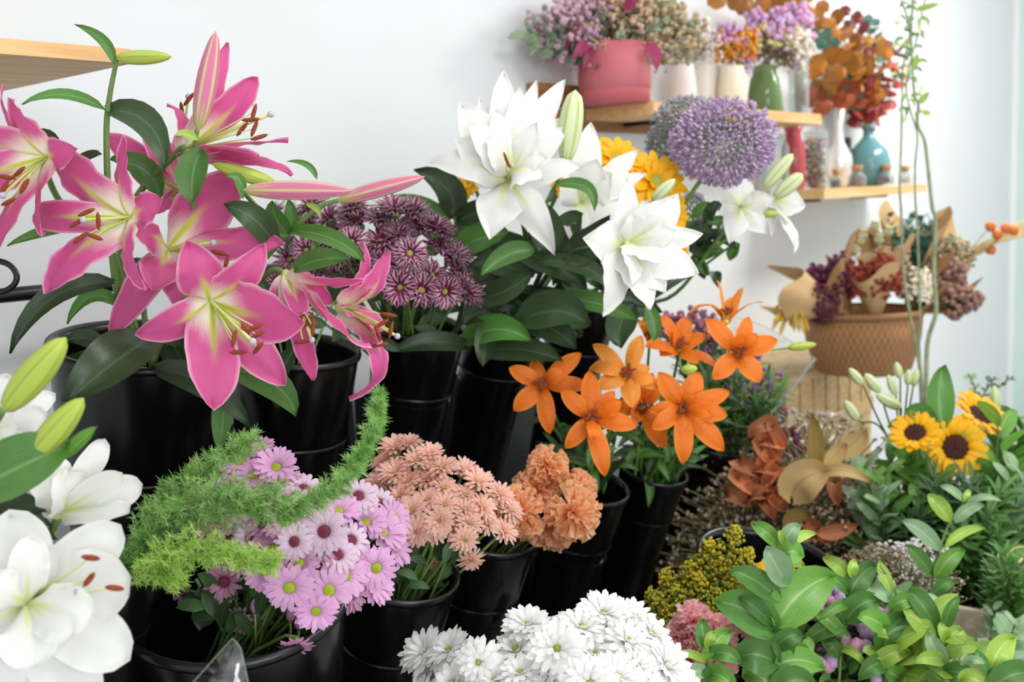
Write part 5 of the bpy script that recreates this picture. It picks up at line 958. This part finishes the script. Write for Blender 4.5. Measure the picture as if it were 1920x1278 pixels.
def paper(label, apex, rim, rpx, d, mat, sprk, n, group='paper-wrapped dried bouquets', tall=1.0, open_=.75, seed=0):
    A_ = P(apex[0], apex[1], d+.02); T = P(rim[0], rim[1], d-.03); ax = (T-A_); L = ax.length; M = frame(A_, ax); r = random.Random(seed); t = thing('paper_bouquet', label, 'bouquet', A_, group); rows = []; R = S(rpx, d)
    for i in range(7):
        u = i/6; row = []
        for k in range(26):
            q = 2*PI*open_*k/25-PI*open_; rr = (.012+(R-.012)*u**.9)*(1+.07*math.sin(q*5+seed)*u); hgt = L*u*(1+.16*u*math.sin(q*2.5+seed)); row.append(M @ Vector((rr*math.cos(q), rr*math.sin(q), hgt)))
        rows.append(row)
    MB().grid(rows).obj('paper', mat, t)
    for k in range(n):
        q = r.random()*6.28; w = math.sqrt(r.random())*R*.75; e = M @ Vector((w*math.cos(q), w*math.sin(q), L*r.uniform(.9, 1.12)*tall)); place('blossoms' if sprk in SP else 'leaves', SP.get(sprk) or LS[sprk], t, frame(A_, e-A_, q, (e-A_).length))
    return t
M_kr = [M_kraft, M_kraftd]
paper('dark purple dried bouquet in brown paper at the left of the basket', (1590, 600), (1545, 505), 48, 3.46, M_kraftd, 'berry', 9, seed=1)
paper('flattened brown paper cone drooping over the left basket rim', (1590, 585), (1462, 545), 50, 3.44, M_kraft, 'berry', 4, seed=2, tall=.6)
paper('rust red dried bouquet in pale kraft paper at the basket front', (1640, 600), (1635, 500), 50, 3.40, M_kraft, 'rust', 8, seed=3)
paper('kraft bouquet behind the rust red one', (1650, 560), (1660, 450), 50, 3.56, M_kraft, 'beige', 8, seed=4, tall=.8)
paper('large kraft bouquet with dark blue-green sprigs at the top of the basket', (1690, 560), (1715, 405), 62, 3.60, M_kraft, 'teal', 9, seed=5, tall=.9)
paper('crumpled pale kraft wrap leaning right behind the willow', (1720, 540), (1810, 430), 58, 3.62, M_kraft, 'beigeg', 6, seed=6, tall=.8)
paper('cream gypsophila bouquet right of the willow stems', (1700, 600), (1742, 525), 38, 3.44, M_kraftd, 'cream', 6, seed=7)
paper('brown paper bouquet with mauve flower heads at the right', (1710, 590), (1800, 505), 44, 3.50, M_kraftd, 'brownm', 4, seed=8)
paper('narrow bundle of brownish pink stems pointing right out of the basket', (1700, 580), (1815, 560), 26, 3.45, M_kraftd, 'brownm', 3, seed=9, tall=1.15)
for x, y in ((1612, 452), (1640, 425), (1648, 450), (1618, 440), (1665, 435), (1600, 470)):
    b = P(x, y, 3.44); t = thing('poppy_pod', 'pale green dried poppy pod above the rust red bouquet', 'seed pod', b, 'dried poppy pods'); MB().lathe([(.002, -.018), (.014, -.008), (.017, .004), (.010, .014), (.015, .018), (.012, .020), (.001, .018)], frame(b, CD(.1, 1, .3)), 12).obj('pod', pm('poppy_pod', '#d3cfa0', '#b3b684', 20) if x == 1612 else bpy.data.materials['poppy_pod'], t)
    MB().tube([b, P(1640, 560, 3.5)], .0018, 5).obj('stem', M_ds, t)
M_phy = plain('orange_seed_pod', '#e0863c', .6, c2='#d0702a'); M_reed = plain('beige_reed', '#bfae82', .8, c2='#a8966a', nscale=30)
t = thing('reed_bundle', 'beige reed bundle reaching past the right wall edge', 'stems', P(1700, 540, 3.6))
for k in range(8): MB().tube([P(1740, 500+k*2, 3.64), P(1850, 452+k, 3.66), P(1960+k*3, 392+k*5, 3.7)], .004, 6).obj('stem', M_reed, t)
for x, y in ((1857, 425), (1886, 428), (1900, 432), (1857, 468), (1870, 440)):
    b = P(x, y, 3.56); t = thing('orange_pod', 'round orange seed pod beside the reed bundle', 'seed pod', b, 'orange seed pods'); MB().lathe([(.001, -.018), (.014, -.010), (.019, 0), (.014, .012), (.001, .019)], frame(b, CD(.3, .5, .8)), 14, 0, lambda q, h: 1+.08*math.cos(q*5)).obj('pod', M_phy, t); MB().tube([b, P(1800, 490, 3.6)], .0016, 5).obj('stem', M_ds, t)
t = thing('dried_wheat', 'yellow dried bundle hanging upside down at the left of the basket', 'dried flowers', P(1490, 530, 3.42)); M_yw = plain('yellow_dried_ear', '#d9b23e', .8, c2='#c49a30', nscale=50)
r = random.Random(3)
for k in range(34):
    e = P(1484+r.uniform(-38, 36), 600+r.uniform(-28, 28), 3.40+r.uniform(-.03, .03)); a = P(1490, 545, 3.42); m = MB(); m.tube([a, a*.5+e*.5, a*.35+e*.65, a*.12+e*.88, e], [.001, .0016, .0045, .006, .001], 6); m.obj('ear', M_yw, t)
# cellophane sleeve with purple flowers
t = thing('cellophane_bouquet', 'cellophane sleeve of purple statice and green stems behind the orange lilies', 'bouquet', P(1345, 880, 2.55))
rows = []; A_ = P(1330, 900, 2.56); r = random.Random(9)
edge = [P(1528, 672, 2.45), P(1460, 760, 2.40), P(1400, 800, 2.38), P(1330, 760, 2.42), P(1290, 660, 2.5), P(1290, 600, 2.62), P(1360, 590, 2.7), P(1450, 620, 2.62), P(1528, 672, 2.45)]
sp_ = spline(edge, 5)
for i in range(8):
    u = i/7; rows.append([A_.lerp(p, .06+.94*u)+CD(r.uniform(-1, 1), r.uniform(-1, 1), 0)*.004*u for p in sp_])
MB().grid(rows).obj('cellophane', M_cello, t); MB().tube(sp_, .0022, 6).obj('fold_edge', M_clr, t); MB().tube([sp_[0].lerp(A_, k/6)+CD(0, 0, 1)*.008 for k in range(7)], .003, 6).obj('fold_edge', M_clr, t)
ss = P(1335, 860, 2.56)
sprigs('dot', [(1405, 680), (1442, 715), (1420, 640), (1350, 612), (1450, 690), (1330, 640)], ss, 2.5, 'purple statice sprig in the cellophane sleeve', 'flower', 'statice_sprig', 'purple statice in the sleeve', .03, 21, scale=.98)
sprigs('dusk', [(1262, 592), (1290, 592), (1312, 588), (1250, 602), (1330, 602), (1340, 615)], ss, 2.56, 'dusky pink flower sprig behind the orange lilies', 'flower', 'flower_sprig', 'dusky pink sprigs in the sleeve', .03, 22)
sprigs('fern', [(1440, 700), (1420, 730), (1390, 700), (1460, 730), (1430, 770), (1400, 770), (1370, 740), (1350, 680), (1300, 660), (1330, 720), (1415, 660), (1450, 760), (1380, 790), (1300, 640), (1270, 630), (1360, 640), (1320, 700), (1340, 760)], ss, 2.48, 'narrow green leaf stem inside the cellophane sleeve', 'foliage', 'foliage_stem', 'green stems in the sleeve', .04, 23)
# dried arrangement
dp = P(1500, 1120, 2.60); GD = 'dried arrangement sprigs'
t = thing('clay_pot', 'brown clay pot under the dried copper arrangement', 'pot', Vector((dp.x, dp.y, 0))); z0 = dp.z
M_clay = plain('brown_clay', '#6a4530', .8, c2='#573624', nscale=10)
MB().lathe([(.001, 0), (.11, 0), (.15, z0*.9), (.165, z0), (.15, z0), (.13, z0*.7), (.001, z0*.7)], Matrix.Translation(Vector((dp.x, dp.y, 0))), 32).obj('body', M_clay, t); MB().lathe([(.16, z0-.03), (.172, z0-.03), (.172, z0), (.15, z0+.002)], Matrix.Translation(Vector((dp.x, dp.y, 0))), 32).obj('rim', M_clay, t)
sprigs('speck', ring(1470, 930, 130, 110, 40, 31), dp, 2.52, 'grey-beige speckled dried sprig in the copper arrangement', 'dried flowers', 'dried_sprig', GD, .1, 31)
sprigs('speck', [(1370, 960), (1360, 920), (1350, 990), (1365, 1000), (1400, 1000), (1380, 880), (1560, 980), (1600, 1000), (1640, 1010), (1580, 1030), (1620, 960)], dp, 2.5, 'grey-beige speckled dried sprig in the copper arrangement', 'dried flowers', 'dried_sprig', GD, .06, 33)
sprigs('beigeg', ring(1560, 950, 90, 90, 18, 34), dp, 2.55, 'sage and sand coloured dried sprig in the copper arrangement', 'dried flowers', 'dried_sprig', GD, .08, 34)
sprigs('berry', [(1480, 820), (1390, 870), (1510, 850), (1440, 800)], dp, 2.58, 'dark plum dried sprig in the copper arrangement', 'dried flowers', 'dried_sprig', GD, .03, 35)
r = random.Random(12); t = thing('copper_leaves', 'curled copper-orange dried leaves in the middle of the dried arrangement', 'dried leaves', dp)
for k, (x, y) in enumerate([(1440, 800), (1430, 830), (1455, 838), (1425, 838), (1385, 875), (1440, 880), (1455, 900), (1410, 920), (1420, 945), (1450, 935), (1470, 925), (1445, 860), (1400, 935), (1460, 950), (1475, 905), (1415, 880), (1560, 905), (1380, 900), (1500, 985), (1360, 935), (1540, 1010)]):
    q = r.uniform(0, 6.28); L = r.uniform(22, 38); leaf(t, (x, y, 2.33), (x+math.cos(q)*L, y+math.sin(q)*L, 2.30), 32, M_copper, (r.uniform(-8, 8), -8, .03), cup=.6, nu=8, twist=r.uniform(-.8, .8))
leaf(t, (1438, 842, 2.46), (1442, 790, 2.44), 34, M_copper, (0, 0, .02)); leaf(t, (1410, 838, 2.45), (1452, 832, 2.42), 16, M_copper, (0, 4, .02))
t = thing('tan_leaves', 'large tan and brown dried leaves standing out of the arrangement', 'dried leaves', dp)
for b_, e, w, mt, be in (((1525, 885), (1520, 775), 36, M_olive, (4, 0, 0)), ((1484, 925), (1542, 886), 80, M_tan, (-6, -8, .02)), ((1540, 888), (1630, 905), 26, M_tan, (0, -14, .02)), ((1570, 850), (1622, 800), 44, M_tan, (6, 4, 0)), ((1545, 880), (1590, 830), 34, M_tan, (0, -4, 0)), ((1470, 985), (1520, 970), 34, M_olive, (0, -10, 0)), ((1500, 1010), (1525, 990), 22, M_tan, (0, 0, 0)), ((1530, 1000), (1610, 980), 30, M_copper, (0, 6, 0))):
    leaf(t, (b_[0], b_[1], 2.27), (e[0], e[1], 2.25), w, mt, be, cup=.3)
rows = []; r = random.Random(4)                                    # crinkled clear wrap
for i in range(9): rows.append([P(1470+16*j+r.uniform(-4, 4), 770+10*i+r.uniform(-6, 6)+(-6 if j % 2 else 6)*(i == 0), 2.66+.02*math.sin(j*1.7+i)+r.uniform(-.01, .01)) for j in range(10)])
t = thing('cellophane_wrap', 'crinkled clear cellophane behind the upright brown leaf', 'wrap', rows[-1][5]); MB().grid(rows).obj('sheet', M_cello, t)
rows = [[P(352, 1290, 1.0), P(400, 1240, 1.0), P(436, 1196, .99), P(438, 1197, .99)], [P(380, 1310, .98), P(415, 1260, .98), P(440, 1205, .985), P(446, 1203, .985)], [P(430, 1320, .97), P(440, 1280, .97), P(450, 1230, .98), P(452, 1215, .985)], [P(474, 1320, .99), P(468, 1285, .985), P(460, 1250, .985), P(452, 1215, .985)]]
t = thing('cellophane_corner', 'folded corner of clear cellophane at the bottom edge before the large bucket', 'wrap', rows[0][0]); MB().grid(rows).obj('sheet', M_cello, t); MB().tube([rows[0][0], rows[0][2], rows[3][3], rows[3][0]], .0008, 5).obj('fold_edge', M_clr, t)
# ------------------------------------------------------------------ green foliage at the lower right
GF = 'glossy leaf sprigs'
def lsprig(label, pts, d, leaves, mats, r_=.0026, group=GF, name='leaf_sprig', cup=.2):
    t = thing(name, label, 'foliage', P(pts[0][0], pts[0][1], d), group); stem(t, [(x, y, d) for x, y in pts], (r_, r_*.6), M_stem)
    for k, L in enumerate(leaves):
        bx, by, tx, ty, w = L[:5]; m = mats[(L[5] if len(L) > 5 else k) % len(mats)]
        leaf(t, (bx, by, d), (tx, ty, d-.015*((k*7) % 5-2)), w, m, ((ty-by)*.06, -abs(tx-bx)*.10-3, .015), cup=cup, nv=7)
    return t
LM = [M_lleaf, M_mleaf, M_yleaf, M_gleaf]
lsprig('tallest glossy leaf sprig in front of the wide black bucket', [(1452, 1330), (1453, 1184), (1462, 1100), (1468, 1020), (1466, 1000)], 1.45,
       [(1456, 1168, 1557, 1080, 92, 0), (1452, 1184, 1348, 1128, 78, 1), (1458, 1122, 1370, 1071, 48, 1), (1464, 1026, 1413, 984, 32, 0), (1468, 1026, 1496, 986, 36, 3), (1470, 1030, 1528, 1000, 22, 2), (1466, 1040, 1500, 1040, 46, 0), (1472, 1090, 1438, 1030, 56, 3), (1456, 1186, 1472, 1240, 46, 1),
        (1450, 1174, 1388, 1122, 30, 1), (1455, 1246, 1540, 1250, 52, 0), (1452, 1240, 1384, 1232, 74, 1), (1470, 1022, 1462, 996, 18, 2), (1462, 1060, 1506, 1060, 24, 2), (1454, 1215, 1500, 1190, 40, 1), (1452, 1290, 1400, 1262, 60, 0), (1454, 1290, 1520, 1280, 60, 1)], LM)
lsprig('small sprig left of the tallest glossy one, over the rose carnations', [(1322, 1330), (1325, 1240), (1328, 1200)], 1.42, [(1326, 1220, 1317, 1164, 34, 1), (1328, 1215, 1338, 1186, 22, 2), (1324, 1240, 1263, 1228, 17, 2), (1300, 1290, 1302, 1246, 30, 2), (1335, 1225, 1386, 1240, 34, 1), (1326, 1235, 1368, 1182, 40, 0), (1324, 1262, 1270, 1268, 30, 3), (1330, 1262, 1375, 1290, 44, 0), (1322, 1290, 1360, 1256, 40, 1)], LM)
lsprig('upright pale sprig with paired leaves right of the dried arrangement', [(1740, 1200), (1749, 1079), (1760, 1035), (1780, 980), (1808, 940)], 1.95,
       [(1780, 976, 1743, 930, 34, 2), (1808, 940, 1764, 912, 17, 3), (1812, 942, 1878, 940, 14, 3), (1790, 978, 1842, 947, 24, 3), (1762, 1030, 1694, 978, 34, 3), (1772, 1024, 1844, 990, 20, 2), (1756, 1082, 1805, 1032, 36, 0), (1748, 1078, 1700, 1024, 32, 1), (1810, 940, 1818, 920, 14, 2), (1746, 1120, 1790, 1090, 26, 1), (1744, 1130, 1700, 1110, 26, 0)], LM)
lsprig('leafy sprig right of the wide bucket rim', [(1570, 1330), (1580, 1180), (1592, 1100), (1596, 1060)], 1.62, [(1594, 1085, 1546, 1048, 28, 2), (1598, 1080, 1602, 1052, 22, 2), (1596, 1130, 1535, 1163, 22, 0), (1584, 1170, 1500, 1210, 36, 1), (1586, 1160, 1645, 1125, 56, 1), (1590, 1120, 1640, 1060, 46, 1), (1580, 1190, 1530, 1150, 30, 0), (1576, 1215, 1622, 1248, 18, 2), (1574, 1230, 1545, 1200, 30, 1), (1590, 1110, 1560, 1085, 26, 1)], LM)
lsprig('sprig with long upright leaves in the centre of the lower right foliage', [(1660, 1330), (1664, 1180), (1680, 1110), (1650, 1060)], 1.60, [(1672, 1110, 1648, 1054, 24, 2), (1704, 1108, 1757, 1196, 42, 1), (1770, 1184, 1797, 1118, 28, 1), (1656, 1220, 1695, 1155, 62, 1), (1636, 1250, 1704, 1222, 38, 2), (1668, 1125, 1630, 1100, 30, 3), (1670, 1140, 1716, 1128, 32, 0), (1662, 1180, 1612, 1156, 44, 0), (1664, 1200, 1728, 1190, 30, 3), (1660, 1240, 1610, 1270, 40, 1), (1662, 1260, 1700, 1290, 44, 0)], LM)
lsprig('broad rounded leaves at the bottom right corner', [(1850, 1340), (1856, 1270), (1870, 1230)], 1.45, [(1857, 1256, 1896, 1196, 52, 2), (1860, 1290, 1936, 1262, 62, 1), (1800, 1244, 1847, 1243, 18, 3), (1852, 1290, 1800, 1270, 40, 2), (1856, 1270, 1830, 1220, 24, 1)], LM)
lsprig('low sprig between the centre foliage and the bottom right corner', [(1758, 1340), (1770, 1250), (1776, 1200)], 1.55, [(1772, 1215, 1800, 1180, 34, 2), (1772, 1225, 1838, 1216, 30, 2), (1770, 1240, 1716, 1240, 30, 2), (1770, 1250, 1740, 1190, 36, 3), (1772, 1260, 1830, 1280, 40, 1), (1768, 1275, 1720, 1290, 40, 0), (1776, 1205, 1764, 1170, 24, 2)], LM)
lsprig('variegated yellow-edged sprig before the pale planter', [(1878, 1230), (1868, 1150), (1872, 1090), (1885, 1060)], 2.0, [(1885, 1065, 1925, 1030, 30), (1882, 1060, 1876, 1042, 22), (1880, 1075, 1890, 1118, 28), (1878, 1075, 1860, 1110, 24), (1886, 1066, 1912, 1072, 22), (1870, 1130, 1864, 1165, 14), (1874, 1120, 1884, 1150, 12)], [M_vleaf])
lsprig('large upright broad leaf left of the sunflowers', [(1772, 920), (1765, 840), (1768, 790)], 2.3, [(1766, 800, 1768, 688, 54, 1), (1740, 830, 1668, 800, 50, 3), (1750, 800, 1700, 770, 46, 1), (1800, 820, 1850, 806, 12, 2)], LM)
# green lily buds
G_B = 'lily buds above the greenery'; t = thing('lily_bud_stem', 'cluster of pale green lily buds on thin stems left of the sunflowers', 'lily buds', P(1700, 900, 2.4))
for b_, e, w in (((1618, 722), (1592, 690), 13), ((1650, 735), (1622, 700), 15), ((1688, 710), (1680, 678), 11), ((1680, 742), (1665, 702), 12), ((1690, 765), (1642, 738), 17), ((1610, 790), (1584, 750), 14), ((1712, 725), (1720, 690), 11), ((1702, 722), (1704, 692), 11)):
    bud(t, (b_[0], b_[1], 2.35), (e[0], e[1], 2.34), w, M_budw); stem(t, [(1700, 880, 2.4), ((1690+b_[0])/2, 800, 2.38), (b_[0], b_[1], 2.35)], (.0026, .0018), M_dstem)
bud(t, (1868, 770, 2.45), (1864, 722, 2.44), 14, M_budw); stem(t, [(1860, 900, 2.45), (1868, 770, 2.45)], .002, M_dstem)
# planters
M_plt = wood('whitewashed_planter_wood', '#c9bda6', '#a89a80', UP, 1.2, .75)
def planter(px, py, d, w, dp, label):
    o = P(px, py, d); h = o.z; o = Vector((o.x, o.y, 0)); t = thing('wooden_planter', label, 'planter', o, 'pale wooden planters'); n = 6
    for i in range(n): bevel(MB().box(o+WD*(w/n*i+.003), WD*(w/n-.006), -WN*.015, UP*h).obj('board', M_plt, t, smooth=False), .003)
    for s in (0, w-.015): MB().box(o+WD*s-WN*.015, WD*.015, -WN*dp, UP*h).obj('side_board', M_plt, t, smooth=False)
    MB().box(o-WN*dp, WD*w, -WN*.015, UP*h).obj('back_board', M_plt, t, smooth=False); MB().box(o+UP*(h*.8)-WN*.015, WD*w, -WN*dp, UP*.01).obj('soil', plain('dark_soil', '#2c2018', .95, c2='#3d2e22', nscale=60) if 'dark_soil' not in bpy.data.materials else bpy.data.materials['dark_soil'], t, smooth=False)
    return o+UP*h*.8-WN*dp*.5+WD*w*.5
pA = planter(1655, 1112, 2.20, .42, .24, 'pale wooden planter behind the centre foliage'); pB = planter(1850, 1150, 1.98, .5, .26, 'pale wooden planter at the right edge'); 
def mass(kind, cx, cy, rx, ry, n, base, d, label, group, seed, name='foliage_stem', jit=.05, sc=1.0, cat='foliage'): sprigs(kind, ring(cx, cy, rx, ry, n, seed), base, d, label, cat, name, group, jit, seed, scale=sc)
q1 = P(1790, 1110, 2.35); q2 = P(1670, 1110, 2.35); q3 = P(1880, 1120, 2.3)
mass('fine', 1790, 960, 110, 70, 34, q1, 2.3, 'fine dark green foliage under the sunflowers', 'fine foliage stems', 41)
mass('fern', 1830, 980, 100, 90, 26, q1, 2.25, 'feathery mid green foliage right of the sunflowers', 'feathery foliage stems', 42)
mass('laurel', 1680, 930, 60, 50, 6, q2, 2.35, 'laurel stem behind the upright pale sprig', 'laurel stems', 43)
mass('laurel', 1700, 850, 50, 40, 5, q1, 2.38, 'laurel stem between the lily buds and sunflowers', 'laurel stems by the sunflowers', 44)
mass('grey', 1900, 880, 40, 70, 6, q3, 2.3, 'silvery green leaf stem at the right edge', 'silvery leaf stems', 45)
mass('grey', 1650, 900, 40, 40, 3, q2, 2.32, 'silvery green leaf stem beside the dried arrangement', 'silvery leaf stems by the dried flowers', 46)
mass('laurel', 1900, 800, 40, 60, 5, q3, 2.4, 'laurel stem right of the sunflowers', 'laurel stems at the right edge', 47)
mass('fern', 1880, 1060, 60, 60, 10, P(1880, 1200, 2.05), 2.0, 'feathery green stem before the right planter', 'feathery stems before the planter', 48)
mass('dark', 1720, 1010, 80, 60, 12, q2, 2.4, 'dark green leaf stem deep in the foliage', 'dark leaf stems', 49)
mass('speck', 1680, 1060, 60, 50, 10, P(1680, 1180, 2.1), 2.1, 'tiny white flower sprig before the planter', 'tiny white flower sprigs', 50, 'gypsophila_sprig', cat='flower')
mass('white', 1700, 1030, 50, 40, 6, P(1680, 1150, 2.1), 2.1, 'white blossom sprig beside the upright pale sprig', 'white blossom sprigs', 51, 'gypsophila_sprig', cat='flower')
mass('grey', 1870, 1170, 60, 40, 5, P(1860, 1300, 1.9), 1.85, 'silvery stem before the right planter', 'silvery stems before the planter', 52)
fr = [P(1480, 1400, 1.62), P(1600, 1400, 1.7), P(1720, 1400, 1.7)]
mass('laurel', 1500, 1230, 90, 50, 9, fr[0], 1.62, 'laurel stem low between the front sprigs', 'laurel stems low at the front', 53)
mass('laurel', 1640, 1190, 90, 70, 11, fr[1], 1.72, 'laurel stem in the middle of the lower right foliage', 'laurel stems in the lower right', 54)
mass('dark', 1600, 1240, 110, 40, 9, fr[1], 1.72, 'dark leaf stem shading the lower right foliage', 'dark leaf stems in the lower right', 55)
mass('bright', 1730, 1210, 110, 60, 12, fr[2], 1.66, 'bright green leaf stem in the lower right', 'bright leaf stems in the lower right', 56)
mass('grey', 1680, 1150, 90, 60, 7, fr[2], 1.75, 'silvery leaf stem in the lower right', 'silvery leaf stems in the lower right', 57)
mass('pink', 1580, 1150, 45, 50, 5, fr[1], 1.78, 'magenta flower sprig glimpsed between leaves', 'magenta sprigs between the leaves', 58, 'flower_sprig', cat='flower')
# blue-green sprig against the wall
branch([(1830, 760, 0), (1850, 730, 0), (1866, 705, 0)], 2.6, M_teall, 8, 16, 'small blue-green sprig against the wall by the sunflowers', 61, None, 'eucalyptus_sprig', 'foliage')
branch([(1830, 745, 0), (1825, 720, 0), (1815, 700, 0)], 2.6, M_gleaf, 7, 14, 'small pale sprig against the wall left of the blue-green one', 62, None, 'eucalyptus_sprig', 'foliage')
branch([(1868, 730, 0), (1885, 715, 0), (1900, 705, 0)], 2.6, M_teall, 5, 10, 'tiny sprig tip nearest the right wall edge', 63, None, 'eucalyptus_sprig', 'foliage')
